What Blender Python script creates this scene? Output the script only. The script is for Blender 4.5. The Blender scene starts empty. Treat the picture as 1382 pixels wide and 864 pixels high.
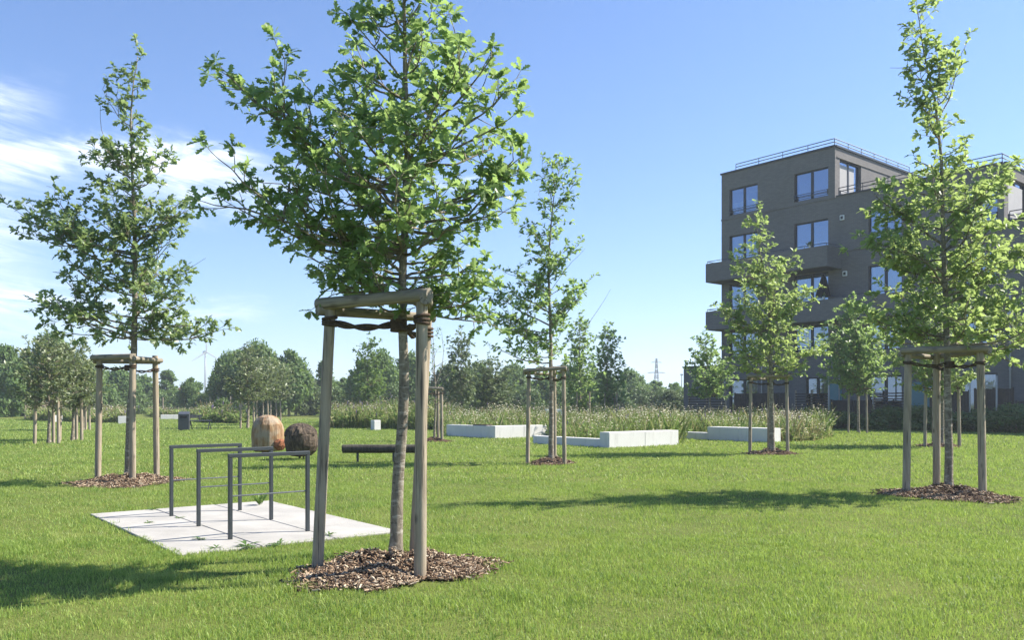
import bpy, math, random
import numpy as np
from mathutils import Vector, Matrix

random.seed(7)
RNG = np.random.default_rng(11)
R = math.radians
scene = bpy.context.scene
COL = scene.collection
F, CX, HY, EYE = 1130.0, 691.0, 545.0, 1.5      # focal length (px of a 1382 wide photo), optical axis, horizon, eye height


def gx(px, Y):
    return (px - CX) * Y / F


def gz(py, Y):
    return EYE + (HY - py) * Y / F


# ------------------------------------------------------------------ helpers
def tag(o, label=None, cat=None, group=None, kind=None):
    if label: o['label'] = label
    if cat: o['category'] = cat
    if group: o['group'] = group
    if kind: o['kind'] = kind
    return o


def empty(name, loc=(0, 0, 0), rz=0.0, label=None, cat=None, group=None):
    o = bpy.data.objects.new(name, None)
    o.empty_display_size = 0.2
    COL.objects.link(o)
    o.location = loc
    o.rotation_euler = (0, 0, rz)
    return tag(o, label, cat, group)


def raw_mesh(name, verts, loops, sizes, mats, midx=None, smooth=False, parent=None, loc=None):
    """verts (n,3), loops flat int, sizes per face"""
    me = bpy.data.meshes.new(name)
    verts = np.asarray(verts, np.float32); loops = np.asarray(loops, np.int32); sizes = np.asarray(sizes, np.int32)
    me.vertices.add(len(verts)); me.vertices.foreach_set('co', verts.ravel())
    me.loops.add(len(loops)); me.loops.foreach_set('vertex_index', loops)
    me.polygons.add(len(sizes))
    starts = np.concatenate([[0], np.cumsum(sizes)[:-1]]).astype(np.int32)
    me.polygons.foreach_set('loop_start', starts)
    try:
        me.polygons.foreach_set('loop_total', sizes)
    except Exception:
        pass
    for m in mats: me.materials.append(m)
    if midx is not None: me.polygons.foreach_set('material_index', np.asarray(midx, np.int32))
    me.polygons.foreach_set('use_smooth', np.full(len(sizes), bool(smooth)))
    me.update(calc_edges=True)
    o = bpy.data.objects.new(name, me)
    COL.objects.link(o)
    if parent: o.parent = parent
    if loc is not None: o.location = loc
    return o


class MB:
    def __init__(self):
        self.v = []; self.f = []; self.m = []

    def face(self, idx, m=0):
        self.f.append(tuple(idx)); self.m.append(m)

    def quad(self, a, b, c, d, m=0):
        n = len(self.v)
        self.v += [tuple(a), tuple(b), tuple(c), tuple(d)]
        self.face((n, n + 1, n + 2, n + 3), m)

    def box(self, c, s, m=0, rot=None, bev=0.0):
        """centre, full size; bev cuts the edges"""
        hx, hy, hz = s[0] / 2, s[1] / 2, s[2] / 2
        c = Vector(c)
        M = rot if rot is not None else Matrix.Identity(3)
        n = len(self.v)
        if bev <= 0:
            for z in (-hz, hz):
                for y in (-hy, hy):
                    for x in (-hx, hx):
                        self.v.append(tuple(c + M @ Vector((x, y, z))))
            for q in ((0, 2, 3, 1), (4, 5, 7, 6), (0, 1, 5, 4), (2, 6, 7, 3), (0, 4, 6, 2), (1, 3, 7, 5)):
                self.face([n + k for k in q], m)
            return
        b = min(bev, hx * .9, hy * .9, hz * .9)
        idx = {}
        for sx in (-1, 1):
            for sy in (-1, 1):
                for sz in (-1, 1):
                    for ax in range(3):
                        p = [sx * (hx - b), sy * (hy - b), sz * (hz - b)]
                        p[ax] = (sx * hx, sy * hy, sz * hz)[ax]
                        idx[(sx, sy, sz, ax)] = len(self.v)
                        self.v.append(tuple(c + M @ Vector(p)))
        def flip(lst, outward):
            pts = [Vector(self.v[i]) for i in lst]
            nn = (pts[1] - pts[0]).cross(pts[2] - pts[0])
            if nn.dot(M @ Vector(outward)) < 0: lst = lst[::-1]
            self.face(lst, m)
        for ax in range(3):
            o1, o2 = [a for a in range(3) if a != ax]
            for s_ in (-1, 1):
                lst = []
                for (a1, a2) in ((-1, -1), (1, -1), (1, 1), (-1, 1)):
                    k = [0, 0, 0]; k[ax] = s_; k[o1] = a1; k[o2] = a2
                    lst.append(idx[(k[0], k[1], k[2], ax)])
                ow = [0, 0, 0]; ow[ax] = s_
                flip(lst, ow)
        for ax in range(3):
            o1, o2 = [a for a in range(3) if a != ax]
            for a1 in (-1, 1):
                for a2 in (-1, 1):
                    lst = []
                    for (s_, fc) in ((-1, o1), (1, o1), (1, o2), (-1, o2)):
                        k = [0, 0, 0]; k[ax] = s_; k[o1] = a1; k[o2] = a2
                        lst.append(idx[(k[0], k[1], k[2], fc)])
                    ow = [0, 0, 0]; ow[o1] = a1; ow[o2] = a2
                    flip(lst, ow)
        for sx in (-1, 1):
            for sy in (-1, 1):
                for sz in (-1, 1):
                    flip([idx[(sx, sy, sz, a)] for a in range(3)], (sx, sy, sz))

    def tube(self, pts, radii, n=8, m=0, cap=True, wob=0.0, seed=0):
        pts = [Vector(p) for p in pts]
        if not hasattr(radii, '__len__'): radii = [radii] * len(pts)
        rnd = random.Random(seed)
        base = len(self.v)
        ref = None
        ph = [rnd.uniform(-1, 1) for _ in range(n)]
        for i, p in enumerate(pts):
            d = (pts[min(i + 1, len(pts) - 1)] - pts[max(i - 1, 0)])
            d = d.normalized() if d.length > 1e-9 else Vector((0, 0, 1))
            if ref is None:
                ref = Vector((1, 0, 0)) if abs(d.x) < .8 else Vector((0, 1, 0))
            u = (ref - d * ref.dot(d)).normalized(); w = d.cross(u)
            ref = u
            for k in range(n):
                a = 2 * math.pi * k / n
                r = radii[i] * (1 + wob * (.6 * ph[k] + .6 * rnd.uniform(-1, 1)))
                self.v.append(tuple(p + u * (r * math.cos(a)) + w * (r * math.sin(a))))
        for i in range(len(pts) - 1):
            for k in range(n):
                a = base + i * n + k; b = base + i * n + (k + 1) % n
                self.face((a, b, b + n, a + n), m)
        if cap:
            self.face([base + k for k in range(n)][::-1], m)
            t = base + (len(pts) - 1) * n
            self.face([t + k for k in range(n)], m)

    def build(self, name, mats, parent=None, smooth=False, loc=None):
        if not isinstance(mats, (list, tuple)): mats = [mats]
        loops = [i for f in self.f for i in f]
        sizes = [len(f) for f in self.f]
        return raw_mesh(name, self.v, loops, sizes, mats, self.m, smooth, parent, loc)


def sm_angle(o, deg=35):
    """smooth shading with sharp edges"""
    me = o.data
    me.polygons.foreach_set('use_smooth', np.full(len(me.polygons), True))
    try:
        me.set_sharp_from_angle(angle=R(deg))
    except Exception:
        pass
    return o


# ------------------------------------------------------------------ materials
class NT:
    def __init__(self, name):
        self.mat = bpy.data.materials.new(name)
        self.mat.use_nodes = True
        self.t = self.mat.node_tree
        self.t.nodes.clear()
        self.out = self.t.nodes.new('ShaderNodeOutputMaterial')

    def n(self, kind, **kw):
        nd = self.t.nodes.new('ShaderNode' + kind)
        for k, v in kw.items():
            if k.startswith('i_'):
                key = k[2:].replace('_', ' ')
                nd.inputs[key].default_value = v
            else:
                setattr(nd, k, v)
        return nd

    def l(self, a, b):
        self.t.links.new(a, b)

    def noise(self, vec, scale, detail=4, rough=.55, dist=0):
        nd = self.n('TexNoise')
        nd.inputs['Scale'].default_value = scale; nd.inputs['Detail'].default_value = detail
        nd.inputs['Roughness'].default_value = rough; nd.inputs['Distortion'].default_value = dist
        if vec is not None: self.l(vec, nd.inputs['Vector'])
        return nd.outputs['Fac']

    def ramp(self, fac, stops):
        nd = self.n('ValToRGB')
        e = nd.color_ramp.elements
        while len(e) < len(stops): e.new(.5)
        for el, (p, c) in zip(e, stops):
            el.position = p
            el.color = (*c, 1) if len(c) == 3 else c
        self.l(fac, nd.inputs['Fac'])
        return nd.outputs['Color']

    def mix(self, fac, a, b, mode='MIX'):
        nd = self.n('MixRGB', blend_type=mode)
        for s, v in (('Fac', fac), ('Color1', a), ('Color2', b)):
            if hasattr(v, 'links') or isinstance(v, bpy.types.NodeSocket): self.l(v, nd.inputs[s])
            elif s == 'Fac': nd.inputs[s].default_value = v
            else: nd.inputs[s].default_value = (*v, 1)
        return nd.outputs['Color']

    def math(self, op, a, b=0.0, clamp=False):
        nd = self.n('Math', operation=op, use_clamp=clamp)
        for i, v in enumerate((a, b)):
            if isinstance(v, bpy.types.NodeSocket): self.l(v, nd.inputs[i])
            else: nd.inputs[i].default_value = v
        return nd.outputs[0]

    def coords(self, scale=(1, 1, 1), kind='Object'):
        tc = self.n('TexCoord'); mp = self.n('Mapping')
        mp.inputs['Scale'].default_value = scale
        self.l(tc.outputs[kind], mp.inputs['Vector'])
        return mp.outputs['Vector']

    def pos(self, scale=(1, 1, 1)):
        g = self.n('NewGeometry'); mp = self.n('Mapping')
        mp.inputs['Scale'].default_value = scale
        self.l(g.outputs['Position'], mp.inputs['Vector'])
        return mp.outputs['Vector']

    def bsdf(self, color, rough=.7, spec=.3, bump=None, bstr=.3, bdist=.01, metal=0.0):
        b = self.n('BsdfPrincipled')
        if isinstance(color, bpy.types.NodeSocket): self.l(color, b.inputs['Base Color'])
        else: b.inputs['Base Color'].default_value = (*color, 1)
        if isinstance(rough, bpy.types.NodeSocket): self.l(rough, b.inputs['Roughness'])
        else: b.inputs['Roughness'].default_value = rough
        b.inputs['Specular IOR Level'].default_value = spec
        b.inputs['Metallic'].default_value = metal
        if bump is not None:
            bp = self.n('Bump'); bp.inputs['Strength'].default_value = bstr; bp.inputs['Distance'].default_value = bdist
            self.l(bump, bp.inputs['Height']); self.l(bp.outputs['Normal'], b.inputs['Normal'])
        return b

    def done(self, shader):
        self.l(shader.outputs[0], self.out.inputs['Surface'])
        return self.mat


def leafmat(name, dark, light, trans, tw=.38, rough=.48, spec=.45, dry=None):
    t = NT(name)
    g = t.n('NewGeometry')
    rnd = g.outputs['Random Per Island']
    stops = [(0, dark), (.85, light)]
    if dry: stops += [(.97, light), (1.0, dry)]
    c = t.ramp(rnd, stops)
    n = t.noise(t.pos(), 1.3, 2)
    c = t.mix(t.math('MULTIPLY', n, .5), c, tuple(x * 1.25 for x in light))
    b = t.bsdf(c, rough, spec)
    tr = t.n('BsdfTranslucent')
    t.l(t.mix(.5, c, trans), tr.inputs['Color'])
    mx = t.n('MixShader'); mx.inputs[0].default_value = tw
    t.l(b.outputs[0], mx.inputs[1]); t.l(tr.outputs[0], mx.inputs[2])
    return t.done(mx)


def plain(name, col, rough=.6, spec=.35, var=.12, scale=6.0, metal=0.0, bstr=.15):
    t = NT(name)
    v = t.coords()
    n = t.noise(v, scale, 5)
    c = t.ramp(n, [(.25, tuple(x * (1 - var) for x in col)), (.75, tuple(min(1, x * (1 + var)) for x in col))])
    return t.done(t.bsdf(c, rough, spec, n, bstr, .01, metal))


def wood_mat(name, a, b, dark, scale=1.0, knots=False):
    t = NT(name)
    v = t.coords((9 * scale, 9 * scale, .8 * scale))
    n1 = t.noise(v, 2.2, 6, .6, .6)
    v2 = t.coords((24 * scale, 24 * scale, 1.1 * scale))
    n2 = t.noise(v2, 1.6, 4, .6)
    n3 = t.noise(t.coords(), 1.4, 3)
    c = t.ramp(n1, [(.3, a), (.7, b)])
    c = t.mix(t.math('MULTIPLY', n3, .6), c, tuple(x * .72 for x in a))
    crack = t.ramp(n2, [(.36, (1, 1, 1)), (.45, (0, 0, 0))])
    c = t.mix(t.math('MULTIPLY', crack, .85), c, dark)
    if knots:
        vo = t.n('TexVoronoi'); vo.inputs['Scale'].default_value = 1.0
        t.l(t.coords((5, 5, 2.6)), vo.inputs['Vector'])
        kn = t.ramp(vo.outputs['Distance'], [(.05, (1, 1, 1)), (.16, (0, 0, 0))])
        c = t.mix(t.math('MULTIPLY', kn, .8), c, dark)
        g_ = t.noise(t.coords((1.2, 1.2, .5)), 2.5, 3)
        c = t.mix(t.ramp(g_, [(.5, (0, 0, 0)), (.68, (.45, .45, .45))]), c, (.31, .28, .23))
    return t.done(t.bsdf(c, .82, .2, t.mix(.5, n1, n2), .8, .012))


M = {}
M['oak_leaf'] = leafmat('oak_leaf', (.068, .128, .04), (.15, .245, .085), (.50, .68, .20), .54, .42, .5)
M['oak_leaf_cool'] = leafmat('oak_leaf_cool', (.07, .125, .05), (.16, .23, .10), (.46, .60, .20), .46, .40, .65)
M['oak_leaf_bright'] = leafmat('oak_leaf_bright', (.08, .135, .042), (.185, .265, .09), (.58, .72, .22), .54, .45, .5)
M['orchard_leaf'] = leafmat('orchard_leaf', (.06, .09, .04), (.19, .23, .11), (.36, .44, .14), .3, .42, .65)
M['far_leaf'] = leafmat('far_leaf', (.042, .085, .028), (.12, .19, .058), (.34, .5, .1), .38, .55, .3)
M['far_leaf_pale'] = leafmat('far_leaf_pale', (.055, .09, .042), (.125, .17, .075), (.28, .36, .12), .28, .55, .3)
M['shrub_leaf'] = leafmat('shrub_leaf', (.05, .09, .026), (.12, .18, .055), (.2, .3, .06), .28, .5, .35)


def bark_mat():
    t = NT('bark')
    v = t.coords((14, 14, 5))
    n1 = t.noise(v, 1.8, 6, .65, .5)
    n2 = t.noise(t.coords((5, 5, 16)), 1.6, 5, .65)
    c = t.ramp(n1, [(.25, (.07, .058, .046)), (.5, (.20, .17, .13)), (.8, (.36, .32, .25))])
    c = t.mix(t.ramp(n2, [(.52, (0, 0, 0)), (.62, (.75, .75, .75))]), c, (.40, .37, .31))
    n3 = t.noise(t.coords((7, 7, 22)), 1.7, 3, .6)
    c = t.mix(t.ramp(n3, [(.62, (0, 0, 0)), (.68, (.8, .8, .8))]), c, (.05, .042, .036))
    return t.done(t.bsdf(c, .85, .15, n1, .8, .012))


M['bark'] = bark_mat()
M['post'] = wood_mat('post_wood', (.25, .20, .145), (.52, .44, .325), (.085, .07, .055), 1.0, True)
M['beam'] = wood_mat('beam_wood', (.20, .175, .135), (.40, .35, .275), (.07, .055, .045), 1.0, True)
M['rope'] = plain('coir_rope', (.085, .062, .045), .95, .05, .45, 40)
M['steel'] = plain('painted_steel', (.034, .041, .046), .42, .5, .12, 9)
M['rod'] = plain('galvanised_rod', (.09, .10, .11), .4, .5, .12, 9, .5)


def concrete_mat(name, col, weather=.25, joints=False):
    t = NT(name)
    v = t.coords()
    n1 = t.noise(v, 1.6, 6, .6)
    n2 = t.noise(v, 22, 5, .65)
    n3 = t.noise(t.coords((5, 5, .7)), 1.3, 4)
    lo = tuple(x * (1 - weather) for x in col)
    c = t.ramp(n1, [(.3, lo), (.68, col)])
    c = t.mix(.16, c, t.ramp(n2, [(.3, (.5, .5, .5)), (.7, (1, 1, 1))]), 'MULTIPLY')
    c = t.mix(t.math('MULTIPLY', t.ramp(n3, [(.55, (0, 0, 0)), (.75, (1, 1, 1))]), .3), c, (.25, .25, .2))
    return t.done(t.bsdf(c, .85, .2, n2, .15, .004))


M['pad'] = concrete_mat('pale_paving', (.42, .405, .375), .3)
M['planter'] = concrete_mat('white_concrete', (.66, .655, .635), .07)


def mulch_mat():
    t = NT('bark_chips')
    g = t.n('NewGeometry')
    c = t.ramp(g.outputs['Random Per Island'], [(0, (.055, .038, .028)), (.3, (.15, .10, .066)), (.6, (.29, .20, .13)), (.85, (.44, .34, .235)), (1, (.60, .52, .39))])
    n = t.noise(t.pos(), 40, 3)
    c = t.mix(.3, c, t.ramp(n, [(.3, (.3, .3, .3)), (.7, (1, 1, 1))]), 'MULTIPLY')
    return t.done(t.bsdf(c, .9, .1))


M['mulch'] = mulch_mat()
M['mulch_soil'] = plain('mulch_soil', (.075, .048, .034), .95, .05, .5, 30, 0, .8)


def grass_mat(name, dark, mid, yellow, trans, tw=.36):
    t = NT(name)
    g = t.n('NewGeometry')
    p = t.pos()
    c = t.ramp(g.outputs['Random Per Island'], [(0, dark), (.5, mid), (.9, yellow), (1, (.25, .22, .10))])
    n = t.noise(p, .55, 4, .6)
    n2 = t.noise(p, 2.6, 3, .6)
    k = t.ramp(t.mix(.4, n, n2), [(.42, (0, 0, 0)), (.64, (1, 1, 1))])
    c = t.mix(t.math('MULTIPLY', k, .5), c, yellow)
    n3 = t.noise(t.pos((1, 1, 0)), .9, 5, .65, .6)
    c = t.mix(t.ramp(n3, [(.53, (0, 0, 0)), (.70, (.55, .55, .55))]), c, (.38, .365, .15))
    n4 = t.noise(t.pos((1, 1, 0)), 1.9, 4, .6, 1.0)
    c = t.mix(t.ramp(n4, [(.57, (0, 0, 0)), (.67, (.6, .6, .6))]), c, (.05, .125, .028))
    b = t.bsdf(c, .5, .35)
    tr = t.n('BsdfTranslucent'); t.l(t.mix(.6, c, trans), tr.inputs['Color'])
    mx = t.n('MixShader'); mx.inputs[0].default_value = tw
    t.l(b.outputs[0], mx.inputs[1]); t.l(tr.outputs[0], mx.inputs[2])
    return t.done(mx)


M['grass'] = grass_mat('lawn_blades', (.03, .075, .014), (.14, .25, .05), (.37, .455, .115), (.52, .70, .11))
M['weed'] = leafmat('weed_leaf', (.05, .10, .02), (.10, .18, .04), (.25, .38, .06), .35)


def lawn_mat():
    t = NT('lawn')
    p = t.pos()
    n1 = t.noise(p, .35, 5, .6)
    n2 = t.noise(p, 6, 5, .7)
    n3 = t.noise(p, 60, 3, .7)
    c = t.ramp(n1, [(.3, (.085, .125, .026)), (.7, (.16, .19, .048))])
    c = t.mix(t.math('MULTIPLY', n2, .5), c, (.18, .19, .06))
    c = t.mix(.45, c, t.ramp(n3, [(.3, (.35, .35, .3)), (.7, (1, 1, 1))]), 'MULTIPLY')
    return t.done(t.bsdf(c, .9, .08, n3, .6, .03))


M['lawn'] = lawn_mat()


def simple_field():
    t = NT('straw_field')
    n = t.noise(t.pos((.2, .2, .2)), 1.4, 5)
    c = t.ramp(n, [(.3, (.38, .30, .17)), (.7, (.55, .45, .27))])
    return t.done(t.bsdf(c, .95, .05))


M['straw'] = simple_field()


def facade_mat():
    t = NT('grey_brown_facade')
    v = t.coords()
    # long thin bricks seen from afar: fine horizontal courses
    br = t.n('TexBrick')
    sx = t.n('SeparateXYZ'); t.l(v, sx.inputs[0])
    cx = t.n('CombineXYZ')
    t.l(t.math('ADD', sx.outputs['X'], sx.outputs['Y']), cx.inputs['X']); t.l(sx.outputs['Z'], cx.inputs['Y'])
    t.l(cx.outputs[0], br.inputs['Vector'])
    br.inputs['Scale'].default_value = 1.0
    br.inputs['Brick Width'].default_value = .29; br.inputs['Row Height'].default_value = .085
    br.inputs['Mortar Size'].default_value = .006
    br.inputs['Color1'].default_value = (.190, .180, .172, 1); br.inputs['Color2'].default_value = (.160, .152, .147, 1)
    br.inputs['Mortar'].default_value = (.115, .108, .105, 1)
    n = t.noise(v, .5, 5)
    c = t.mix(.3, br.outputs['Color'], t.ramp(n, [(.3, (.7, .7, .7)), (.7, (1.1, 1.08, 1.05))]), 'MULTIPLY')
    return t.done(t.bsdf(c, .85, .2, br.outputs['Fac'], -.1, .004))


M['facade'] = facade_mat()
M['frame'] = plain('dark_window_frame', (.03, .032, .036), .45, .4, .08, 6)
M['rail'] = plain('dark_railing', (.05, .055, .065), .45, .5, .08, 6)
M['interior'] = plain('room_wall', (.42, .41, .40), .9, .1, .05, 2)
M['curtain'] = plain('white_curtain', (.78, .78, .77), .9, .1, .06, 7)
M['lamp'] = plain('white_lamp', (.75, .75, .73), .5, .3, .05, 8)
M['screen'] = plain('brown_screen_slats', (.075, .058, .048), .75, .2, .25, 7)
M['pole'] = plain('pale_pole', (.42, .41, .38), .6, .3, .12, 7)
M['teal'] = plain('teal_door', (.10, .22, .23), .4, .5, .06, 4)
M['dark_fabric'] = plain('dark_fabric', (.02, .021, .024), .85, .1, .2, 9)
M['white_paint'] = plain('white_paint', (.8, .8, .78), .5, .35, .05, 6)
M['dark_bin'] = plain('anthracite_bin', (.05, .055, .062), .45, .45, .12, 7)
M['far_steel'] = plain('pale_steel', (.22, .23, .25), .5, .4, .05, 2)
M['tile_roof'] = plain('red_roof', (.30, .12, .08), .85, .1, .2, 3)


def glass_mat():
    t = NT('window_glass')
    tr = t.n('BsdfTransparent'); tr.inputs[0].default_value = (.55, .62, .72, 1)
    gl = t.n('BsdfGlossy'); gl.inputs['Roughness'].default_value = .015
    gl.inputs['Color'].default_value = (.68, .79, 1, 1)
    fr = t.n('Fresnel'); fr.inputs['IOR'].default_value = 1.9
    n = t.noise(t.coords((1, 1, 1)), .5, 2)
    bp = t.n('Bump'); bp.inputs['Strength'].default_value = .02; bp.inputs['Distance'].default_value = .05
    t.l(n, bp.inputs['Height']); t.l(bp.outputs['Normal'], gl.inputs['Normal'])
    mx = t.n('MixShader')
    t.l(t.math('ADD', fr.outputs[0], .24, True), mx.inputs[0])
    t.l(tr.outputs[0], mx.inputs[1]); t.l(gl.outputs[0], mx.inputs[2])
    return t.done(mx)


M['glass'] = glass_mat()


def carved_mat():
    t = NT('carved_oak')
    v = t.coords((5, 5, .9))
    n1 = t.noise(v, 2.2, 6, .6, .5)
    n2 = t.noise(t.coords(), 3.2, 4)
    c = t.ramp(n1, [(.3, (.16, .08, .035)), (.5, (.27, .165, .085)), (.72, (.42, .30, .18))])
    c = t.mix(t.math('MULTIPLY', t.ramp(n2, [(.45, (0, 0, 0)), (.62, (1, 1, 1))]), .7), c, (.34, .29, .22))
    ck = t.noise(t.coords((11, 11, .6)), 2.0, 3, .5, .4)
    k = t.ramp(ck, [(.30, (1, 1, 1)), (.36, (0, 0, 0))])
    c = t.mix(t.math('MULTIPLY', k, .8), c, (.05, .03, .02))
    return t.done(t.bsdf(c, .75, .2, t.mix(.5, n1, ck), .8, .03))


M['carved'] = carved_mat()
M['carved_red'] = plain('rough_red_wood', (.23, .095, .05), .9, .1, .6, 26, 0, .9)


def charred_mat():
    t = NT('dark_weathered_wood')
    v = t.coords((4, 4, 1.6))
    n1 = t.noise(v, 2.4, 7, .65, 1.2)
    c = t.ramp(n1, [(.3, (.022, .017, .013)), (.5, (.065, .048, .034)), (.68, (.15, .115, .08)), (.85, (.30, .25, .19))])
    return t.done(t.bsdf(c, .8, .25, n1, .9, .03))


M['charred'] = charred_mat()
M['log'] = wood_mat('dark_log', (.05, .046, .038), (.11, .10, .082), (.02, .018, .015), .8)


def stem_mat(name, col, var=.35, trans=None):
    t = NT(name)
    g = t.n('NewGeometry')
    c = t.ramp(g.outputs['Random Per Island'], [(0, tuple(x * (1 - var) for x in col)), (1, tuple(x * (1 + var) for x in col))])
    b = t.bsdf(c, .7, .2)
    tr = t.n('BsdfTranslucent'); t.l(c, tr.inputs['Color'])
    mx = t.n('MixShader'); mx.inputs[0].default_value = .42
    t.l(b.outputs[0], mx.inputs[1]); t.l(tr.outputs[0], mx.inputs[2])
    return t.done(mx)


M['stem_green'] = stem_mat('meadow_green', (.17, .255, .065))
M['stem_olive'] = stem_mat('meadow_olive', (.27, .305, .105))
M['stem_straw'] = stem_mat('meadow_straw', (.50, .44, .24))
M['flower_white'] = stem_mat('meadow_white', (.76, .73, .60), .25)
M['flower_purple'] = stem_mat('meadow_purple', (.22, .17, .30), .3)
M['flower_brown'] = stem_mat('meadow_brown', (.26, .22, .11), .4)
MEADOW = [M[k] for k in ('stem_green', 'stem_olive', 'stem_straw', 'flower_white', 'flower_purple', 'flower_brown')]

# ------------------------------------------------------------------ ground
SUN_AZ = R(79.0)          # from +Y towards +X
SUN_EL = R(45.5)

g = MB()
S = 1900
# one sheet, finer in the middle
g.quad((-S, -S, 0), (S, -S, 0), (S, S, 0), (-S, S, 0))
tag(g.build('ground', M['lawn']), 'mown green lawn reaching to the trees', 'ground', kind='structure')

fld = MB()
fld.quad((-150, 215, .004), (-60, 215, .004), (-70, 300, .004), (-190, 300, .004))
tag(fld.build('field', M['straw']), 'strip of pale straw field beyond the meadow', 'field', kind='structure')

# the paved pad under the bicycle stands
U = np.array([.785, .62]); V = np.array([-.62, .785])
PADC = np.array([-3.48, 10.48])
PAD_ANG = math.atan2(U[1], U[0])
HU, HV = 1.25, 1.95
pad = MB()
nu, nv = 3, 4
su, sv = 2 * HU / nu, 2 * HV / nv
for i in range(nu):
    for j in range(nv):
        if (i, j) == (1, 1): pass
        pad.box((-HU + su * (i + .5), -HV + sv * (j + .5), -.03 + random.uniform(0, .003)), (su - .014, sv - .014, .1), 0, None, .006)
padr = pad.build('paving', M['pad'], loc=(PADC[0], PADC[1], 0))
padr.rotation_euler = (0, 0, PAD_ANG)
tag(padr, 'pale concrete slab pad set in the lawn under the bicycle stands', 'paving', kind='structure')

MULCH = []      # (x, y, r)


def mulch(x, y, rx, ry, n, label, seed):
    """a heap of bark chips as loose ground cover"""
    rg = np.random.default_rng(seed)
    MULCH.append((x, y, rx, ry))
    ph = rg.uniform(0, 6.28, 4)
    def rad(a): return .95 + .13 * np.sin(2 * a + ph[0]) + .11 * np.sin(3 * a + ph[1]) + .07 * np.sin(7 * a + ph[2]) + .04 * np.sin(13 * a + ph[3])
    def hgt(q, a): return .010 + .115 * np.clip(1 - q ** 1.5, 0, 1) * (1 + .35 * np.sin(3 * a + ph[3] + 5 * q) + .3 * np.sin(5 * a + ph[1] - 7 * q))
    vs = [(0, 0, float(hgt(0, 0)))]; lo = []; sz = []; mi = []
    K, Q = 40, 7
    for q in range(1, Q + 1):
        for k in range(K):
            a = 2 * math.pi * k / K; rr = rad(a) * q / Q
            z = float(hgt(q / Q, a)) if q < Q else -.03
            vs.append((rx * rr * math.cos(a), ry * rr * math.sin(a), z + (rg.uniform(-.012, .012) if q < Q else 0)))
    for k in range(K):
        lo += [0, 1 + k, 1 + (k + 1) % K]; sz.append(3); mi.append(1)
    for q in range(Q - 1):
        for k in range(K):
            a = 1 + q * K + k; b = 1 + q * K + (k + 1) % K
            lo += [a, a + K, b + K, b]; sz.append(4); mi.append(1)
    vs = np.array(vs)
    a = rg.uniform(0, 6.283, n); q = np.sqrt(rg.uniform(0, 1.0, n)) * (1 + .22 * rg.random(n) ** 4)
    rr = rad(a) * q
    P = np.stack([rx * rr * np.cos(a), ry * rr * np.sin(a), np.where(q < 1, hgt(np.minimum(q, 1), a), .02) + rg.uniform(-.004, .022, n)], 1)
    L = rg.uniform(.008, .042, n); W = rg.uniform(.0025, .008, n); T = rg.uniform(.002, .006, n)
    d = rg.normal(0, 1, (n, 3)); d[:, 2] *= .35; d /= np.linalg.norm(d, axis=1)[:, None]
    u = np.cross(d, rg.normal(0, 1, (n, 3)) * np.array([.5, .5, 1]) + np.array([0, 0, .8])); u /= np.linalg.norm(u, axis=1)[:, None]
    w = np.cross(d, u)
    corners = []
    for sx in (-1, 1):
        for sy in (-1, 1):
            for sz_ in (-1, 1):
                corners.append(P + d * (L * sx)[:, None] * (1 if sy > 0 else .8) + u * (W * sy)[:, None] + w * (T * sz_)[:, None])
    CV = np.stack(corners, 1).reshape(-1, 3)
    fq = np.array([(0, 1, 3, 2), (4, 6, 7, 5), (0, 4, 5, 1), (2, 3, 7, 6), (0, 2, 6, 4), (1, 5, 7, 3)])
    FL = (np.arange(n)[:, None, None] * 8 + fq[None] + len(vs)).reshape(-1)
    loops = np.concatenate([np.array(lo), FL]); sizes = np.concatenate([np.array(sz), np.full(n * 6, 4)])
    midx = np.concatenate([np.array(mi), np.zeros(n * 6, int)])
    o = raw_mesh('bark_mulch', np.concatenate([vs, CV]), loops, sizes, [M['mulch'], M['mulch_soil']], midx, False, None, (x, y, 0))
    return tag(o, label, 'mulch', kind='stuff')


# ------------------------------------------------------------------ trees
def leaf_template(stations, fold=.16, droop=.18):
    """(x along, half width) pairs -> verts, faces (x = side, y = along, z = up)"""
    v = []; f = []
    n = len(stations)
    mid = []; lf = []; rt = []
    for (s, w) in stations:
        z = -droop * s * s
        mid.append(len(v)); v.append((0, s, z))
        if w > 1e-4:
            lf.append(len(v)); v.append((-w, s + w * .25, z + fold * w))
            rt.append(len(v)); v.append((w, s + w * .25, z + fold * w))
        else:
            lf.append(mid[-1]); rt.append(mid[-1])
    for i in range(n - 1):
        for side in (lf, rt):
            q = [mid[i], mid[i + 1], side[i + 1], side[i]]
            if side is rt: q = q[::-1]
            o = []
            for k in q:
                if k not in o: o.append(k)
            if len(o) >= 3: f.append(o)
    return np.array(v), f


OAK_HI = leaf_template([(0, 0), (.10, .02), (.20, .13), (.28, .06), (.40, .22), (.50, .10), (.62, .30), (.73, .14), (.86, .20), (1.0, 0)])
OAK_MID = leaf_template([(0, 0), (.22, .15), (.32, .08), (.60, .30), (.72, .15), (.86, .2), (1.0, 0)])
OAK_LO = leaf_template([(0, 0), (.55, .30), (1.0, 0)])
NARROW = leaf_template([(0, 0), (.4, .22), (1.0, 0)], .1, .1)


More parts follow.
